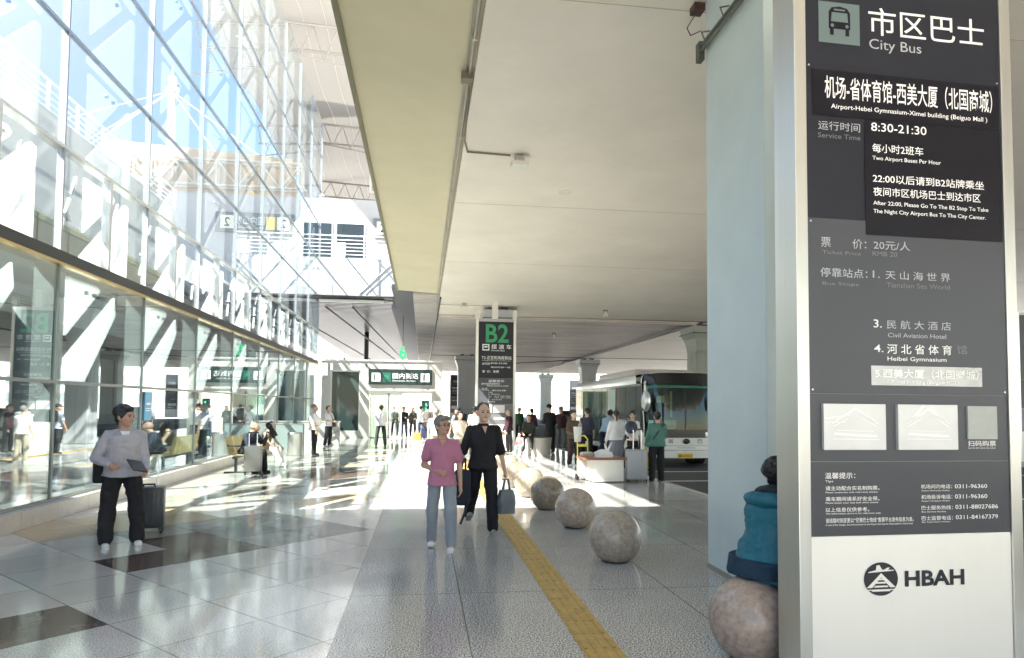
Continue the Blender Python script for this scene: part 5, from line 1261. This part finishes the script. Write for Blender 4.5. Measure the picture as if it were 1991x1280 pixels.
# 4-5 on the bench
t, q = person((-4.28, 17.45, 0), R(62), 'bald man in dark navy jacket sitting on the bench with a phone at his ear', 1.70, cloth('navy_jacket', (.03, .035, .06)), BLK, SKINT, 'bald', HAIRB, SHOEB, 'long',
    arms=(((20, 10), (95, -10)), ((35, 14), (140, -12))), legs=(((82, 6), (-6, 2)), ((84, 6), (4, 2))), lean=22, head=(8, 20), bulk=1.12, seat=.52, baggy=1.3, fist=(.6, 1), seed=2.2)
mb = MB(); mb.box(q['AR'][1][2]+Vector((-.03, -.03, .07)), (.012, .07, .14), Euler((R(25), 0, 0)).to_matrix(), bev=.004); o = mb.build('phone', BLACK); o.matrix_world = Matrix.Translation((-4.28, 17.45, 0)) @ Matrix.Rotation(R(62), 4, 'Z'); tag(o, 'black phone held to the ear of the bald man', 'phone')
t, q = person((-4.15, 18.75, 0), R(70), 'long haired woman in sleeveless top and white trousers sitting on the bench', 1.62, cloth('dark_floral_top', (.14, .12, .07)), cloth('white_trousers', (.68, .66, .62)), SKIN, 'long', HAIRB, SHOEW, 'none',
    arms=(((30, 8), (50, -14)), ((32, 8), (54, -14))), legs=(((84, 4), (30, 2)), ((80, 8), (6, 4))), lean=18, head=(10, 26), bulk=.88, seat=.52, baggy=1.6, fist=(.6, .6), seed=3.3)
held_bag((-3.95, 17.95, .50), R(60), .26, .14, .2, P('tan_leather', (.30, .20, .11), .5, 0, .2, 6), 'tan handbag on the lap between the two seated people', 2, 'handbag')

# 6-8 standing in white by the wall
t, q = person((-3.55, 23.2, 0), R(96), 'stout older man in white short sleeved shirt and black trousers, side on', 1.72, WH, BLK, SKINT, 'crop', HAIRG, SHOEB, 'short',
    arms=(((4, 6), (14, 2)), ((0, 6), (10, 2))), bulk=1.12, belly=.07, head=(0, 0), seed=5.5, legs=(((2, 3), (0, 2)), ((4, 3), (-6, 2))))
t, q = person((-3.75, 28.2, 0), R(60), 'younger man in white T-shirt with cross-body bag looking down at a phone', 1.68, WH, BLK, SKIN, 'short', HAIRB, SHOEW, 'short',
    arms=(((20, 8), (85, -20)), ((20, 8), (85, -20))), head=(0, 24), bulk=1.0, seed=6.1)
strap(t, [q['T'](.48, .03, -.10), q['T'](.36, .14, .0), q['T'](.05, .16, .14)], BLACK, .014); mb = MB(); mb.box(q['T'](.0, .16, .16), (.18, .10, .2), bev=.03); mb.build('cross_body_bag', BLACK, t, True)
t, q = person((-1.68, 28.3, 0), R(182), 'man in white shirt and black trousers seen from behind facing the arrivals doors', 1.72, WH, cloth('charcoal_trousers', (.03, .03, .035)), SKINT, 'short', HAIRB, SHOEB, 'half',
    arms=(((10, 6), (60, -20)), ((10, 6), (60, -20))), legs=(((0, 8), (0, 5)), ((0, 8), (0, 5))), bulk=1.05, seed=8.2)

# crowd coming out of the doors
crowd = [((-.95, 36.2), 0, BLK, NAVY, 1.66, 'bob', 'woman in black top in the left part of the arrivals doorway', 'long'),
 ((-.50, 36.9), 0, cloth('dark_grey_cloth', (.06, .06, .065)), BLK, 1.62, 'long', 'woman with long dark hair and dark clothes in the middle of the arrivals doorway', 'long'),
 ((-.05, 35.4), R(160), cloth('grey_white_shirt', (.45, .46, .48)), NAVY, 1.70, 'short', 'person in pale grey shirt just outside the arrivals doorway', 'long'),
 ((.28, 35.1), R(170), cloth('brown_grey_jacket', (.17, .14, .13)), cloth('maroon_trousers', (.07, .03, .045)), 1.74, 'short', 'person in brown grey jacket at the right of the arrivals doorway', 'long'),
 ((-1.5, 37.4), 0, cloth('dull_green_coat', (.10, .12, .10)), BLK, 1.64, 'short', 'person in dull green coat behind the sliding glass door', 'long'),
 ((-1.25, 38.6), 0, GREY, NAVY, 1.7, 'short', 'person in grey farther inside the arrivals hall', 'long')]
for i, ((x, y), rz, a, b_, hh, hr, lab, sl) in enumerate(crowd):
    person((x, y, 0), rz, lab, hh, a, b_, SKIN, hr, HAIRB, SHOEB, sl, group='people at the arrivals doors', seed=i*3.1+.5, legs=(((6, 4), (-6, 3)), ((-4, 4), (-10, 3))))
suitcase((.10, 34.6, 0), R(10), (.36, .24, .5), P('navy_shell', (.05, .07, .14), .4), 'dark blue suitcase at the feet of the people leaving arrivals', .4, 7)
held_bag((-.25, 33.6, 0), R(10), .42, .25, .34, P('orange_plastic', (.75, .42, .10), .45, 0, .1, 6), 'orange and white bag on the floor outside the arrivals doors', 9, 'carrier_bag')
# people behind the couple
person((.42, 20.5, 0), R(175), 'person in white T-shirt seen from behind, left of the woman in pink', 1.60, WH, cloth('khaki_trousers', (.35, .30, .22)), SKIN, 'short', HAIRG, SHOEW, 'short', seed=9.4, bulk=1.1)
person((1.05, 19.2, 0), R(20), 'person in cream top partly hidden between the walking couple', 1.55, cloth('cream_top', (.66, .58, .48)), cloth('beige_trousers', (.45, .40, .32)), SKIN, 'bob', HAIRB, SHOEW, 'long', arms=(((20, 10), (110, -10)), ((10, 8), (40, 0))), seed=9.9)
t_, q = person((1.25, 24.0, 0), R(-150), 'person with a big black shoulder bag behind the man in black', 1.66, cloth('light_blue_shirt', (.40, .46, .55)), BLK, SKINT, 'cap', BLK, SHOEB, 'short', seed=10.4)
mb = MB(); mb.box(q['T'](.36, -.20, .0), (.42, .2, .4), bev=.08); mb.build('shoulder_bag', BLACK, t_, True)
person((1.78, 23.0, 0), R(185), 'person in white and black seen between the black bag and the B2 pylon', 1.70, WH, BLK, SKIN, 'short', HAIRB, SHOEB, 'short', seed=10.9)

# people on the right, waiting for the coach
t, q = person((3.15, 24.8, 0), R(-85), 'person in dark maroon and black standing at the right edge of the B2 pylon', 1.62, cloth('maroon_black_coat', (.05, .015, .025)), BLK, SKIN, 'short', HAIRG, SHOEB, 'long', seed=11.3, bulk=1.1)
t, q = person((3.62, 22.9, 0), R(-20), 'person in dark coat sitting on the round stone planter', 1.55, cloth('olive_black_coat', (.03, .035, .025)), BLK, SKIN, 'bob', HAIRB, SHOEB, 'long', arms=(((25, 8), (60, -14)), ((25, 8), (60, -14))), legs=(((70, 8), (-4, 2)), ((74, 8), (6, 2))), lean=16, seat=.74, seed=11.8, bulk=1.1)
t, q = person((3.28, 22.6, 0), R(-30), 'small child in mint trousers and red shoes sitting by the planter', 1.02, cloth('child_pink_top', (.45, .18, .20)), cloth('mint_trousers', (.40, .62, .56)), SKINP, 'bob', HAIRB, SHOER, 'long', legs=(((75, 8), (4, 2)), ((78, 8), (14, 2))), lean=12, seat=.36, seed=12.1)
person((4.70, 33.0, 0), R(170), 'person in green and black jacket, far behind the tall man in black', 1.66, cloth('green_black_jacket', (.02, .06, .03)), BLK, SKIN, 'short', HAIRG, SHOEB, 'long', seed=12.6)
person((5.0, 31.0, 0), R(160), 'person in dark red and navy left of the tall man in black', 1.62, cloth('dark_red_navy', (.10, .025, .03)), NAVY, SKIN, 'short', HAIRB, SHOEB, 'long', seed=13.0)
person((4.62, 24.5, 0), R(200), 'tall man in long black coat and cap seen from behind', 1.80, cloth('black_coat', (.013, .013, .015)), BLK, SKIN, 'cap', BLK, SHOEB, 'long', seed=13.4, hem=.25, bulk=1.05, baggy=1.3)
person((5.45, 26.5, 0), R(150), 'man in maroon jacket and grey trousers waiting behind the coach door queue', 1.72, cloth('maroon_jacket', (.05, .018, .022)), cloth('grey_green_trousers', (.17, .19, .18)), SKIN, 'cap', HAIRG, SHOEW, 'long', seed=13.9, bulk=1.05, arms=(((10, 8), (50, -16)), ((10, 8), (50, -16))))
t, q = person((4.25, 18.9, 0), R(18), 'smiling mother in brown patterned dress carrying a baby on her front', 1.60, cloth('brown_pattern_top', (.10, .07, .04)), cloth('dark_brown_skirt', (.035, .018, .02)), SKINP, 'bun', HAIRB, SHOEW, 'long', arms=(((15, 14), (70, -35)), ((25, 12), (85, -30))), seed=14.2, baggy=1.4, bulk=1.05)
t, q = person((4.38, 18.62, .95), R(-70), 'baby in pink and grey with a white muslin held by the mother', .60, cloth('baby_grey_suit', (.40, .38, .40)), cloth('baby_pink_trousers', (.55, .20, .28)), SKINP, 'crop', HAIRB, SHOER, 'long', legs=(((60, 20), (0, 2)), ((60, 20), (0, 2))), seat=.10, seed=14.6)
mb = MB(); mb.loft([[(4.28+.12*math.cos(a)*(1-.3*f)+.02*math.sin(5*a), 18.50+.04*math.sin(a), 1.12-f*.42) for a in [i*math.pi/8 for i in range(16)]] for f in (0, .3, .6, 1)])
tag(mb.build('muslin_cloth', WH, None, True), 'white muslin cloth hanging in front of the mother', 'cloth')
t, q = person((5.05, 20.6, 0), R(150), 'dark haired person in navy and grey at the coach door, second from the mother', 1.68, NAVY, BLK, SKIN, 'short', HAIRB, SHOEB, 'half', seed=15.0)
person((5.75, 21.0, 0), R(130), 'man in light blue shirt bending toward the coach door', 1.72, cloth('light_blue_cloth', (.32, .45, .60)), NAVY, SKIN, 'short', HAIRB, SHOEB, 'half', lean=28, head=(0, 20), arms=(((30, 6), (50, 0)), ((30, 6), (50, 0))), seed=15.3, bulk=1.1)
PLEAT = P('grey_pleated_skirt', (.20, .21, .25), .7, 0, .15, 8)
person((5.20, 17.9, 0), R(190), 'woman in white blouse and grey pleated skirt with a black ponytail', 1.62, WH, PLEAT, SKINP, 'tail', HAIRB, SHOEB, 'long', skirt=.72, seed=15.8, baggy=1.5)
t, q = person((5.55, 17.55, 0), R(20), 'person in white shirt with a round navy bag beside the skirted woman', 1.62, WH, BLK, SKIN, 'thick', HAIRB, SHOEB, 'half', seed=16.2, head=(-40, 0), arms=(((10, 10), (60, -10)), ((6, 8), (20, 0))))
t = thing('round_bag', 'round navy bag carried on the chest near the white shirts', 'bag', (5.42, 17.25, 1.02), 0)
mb = MB(); mb.sph((0, 0, .13), .17, 24, 16, (1.0, .55, 1.0)); mb.build('pouch', P('navy_bag', (.05, .06, .10), .6, 0, .1, 8, .2, 30), t, True); mb = MB(); mb.tube([(-.1, 0, .25), (-.12, .1, .45), (-.08, .16, .5)], .012); mb.tube([(.1, 0, .25), (.14, .1, .45), (.1, .16, .5)], .012); mb.build('strap', BLACK, t, True)
t, q = person((5.28, 14.9, 0), R(183), 'person in green sweater with cross strap seen from behind, nearest the coach front', 1.62, cloth('green_sweater', (.075, .19, .16)), BLK, SKIN, 'short', HAIRB, SHOEB, 'long', seed=16.8, bulk=1.12, baggy=1.5, legs=(((4, 3), (0, 2)), ((-4, 5), (-8, 3))))
strap(t, [q['T'](.47, -.10, -.14), q['T'](.30, -.145, .02), q['T'](.10, -.14, .16)], BLACK, .016)
w_ = q['wr'][1]
held_bag((w_.x-.02, w_.y-.05, w_.z-.50), R(10), .17, .12, .36, P('yellow_bag', (.80, .55, .02), .45, 0, .1, 8, .3, 20), 'bright yellow bag in the left hand of the person in green', 7)
mb = MB(); mb.sph((4.98, 15.9, .42), 1, 20, 14, (.20, .18, .34)); tag(mb.build('duffel_bag', BLK, None, True), 'black duffel bag standing behind the grey hard suitcase', 'bag')
# person in teal on the nearest ball
TEAL = cloth('teal_jacket', (.010, .13, .19), .6, .35)
t, q = person((2.33, 4.42, 0), R(105), 'person in teal jacket with dark hood sitting on the nearest stone ball', 1.60, TEAL, NAVY, SKIN, 'short', HAIRB, SHOEB, 'long', arms=(((14, 12), (50, 0)), ((14, 12), (50, 0))),
    legs=(((78, 8), (-2, 2)), ((78, 8), (4, 2))), lean=13, seat=.62, head=(0, 14), near=True, baggy=2.6, bulk=1.16, seed=17.5, hem=.07)
vox('hood', [('e', q['T'](.43, -.10), (.17, .10, .065))], .012, TEAL, t, .014)
vox('hood_lining', [('e', q['T'](.475, -.06), (.12, .09, .06)), ('e', q['T'](.50, -.03), (.12, .13, .05)), ('e', q['T'](.52, .03), (.10, .10, .06))], .012, cloth('dark_hood', (.008, .02, .028)), t, .012)
vox('dark_hem', [('l', [[q['T'](u, -.002)+Vector((.262*math.cos(a), .222*math.sin(a), 0)) for a in [i*math.pi/10 for i in range(20)]] for u in (-.10, -.02, .03)])], .014, cloth('navy_hem', (.008, .03, .06)), t, .008)

bpy.data.scenes.remove(BENCH)
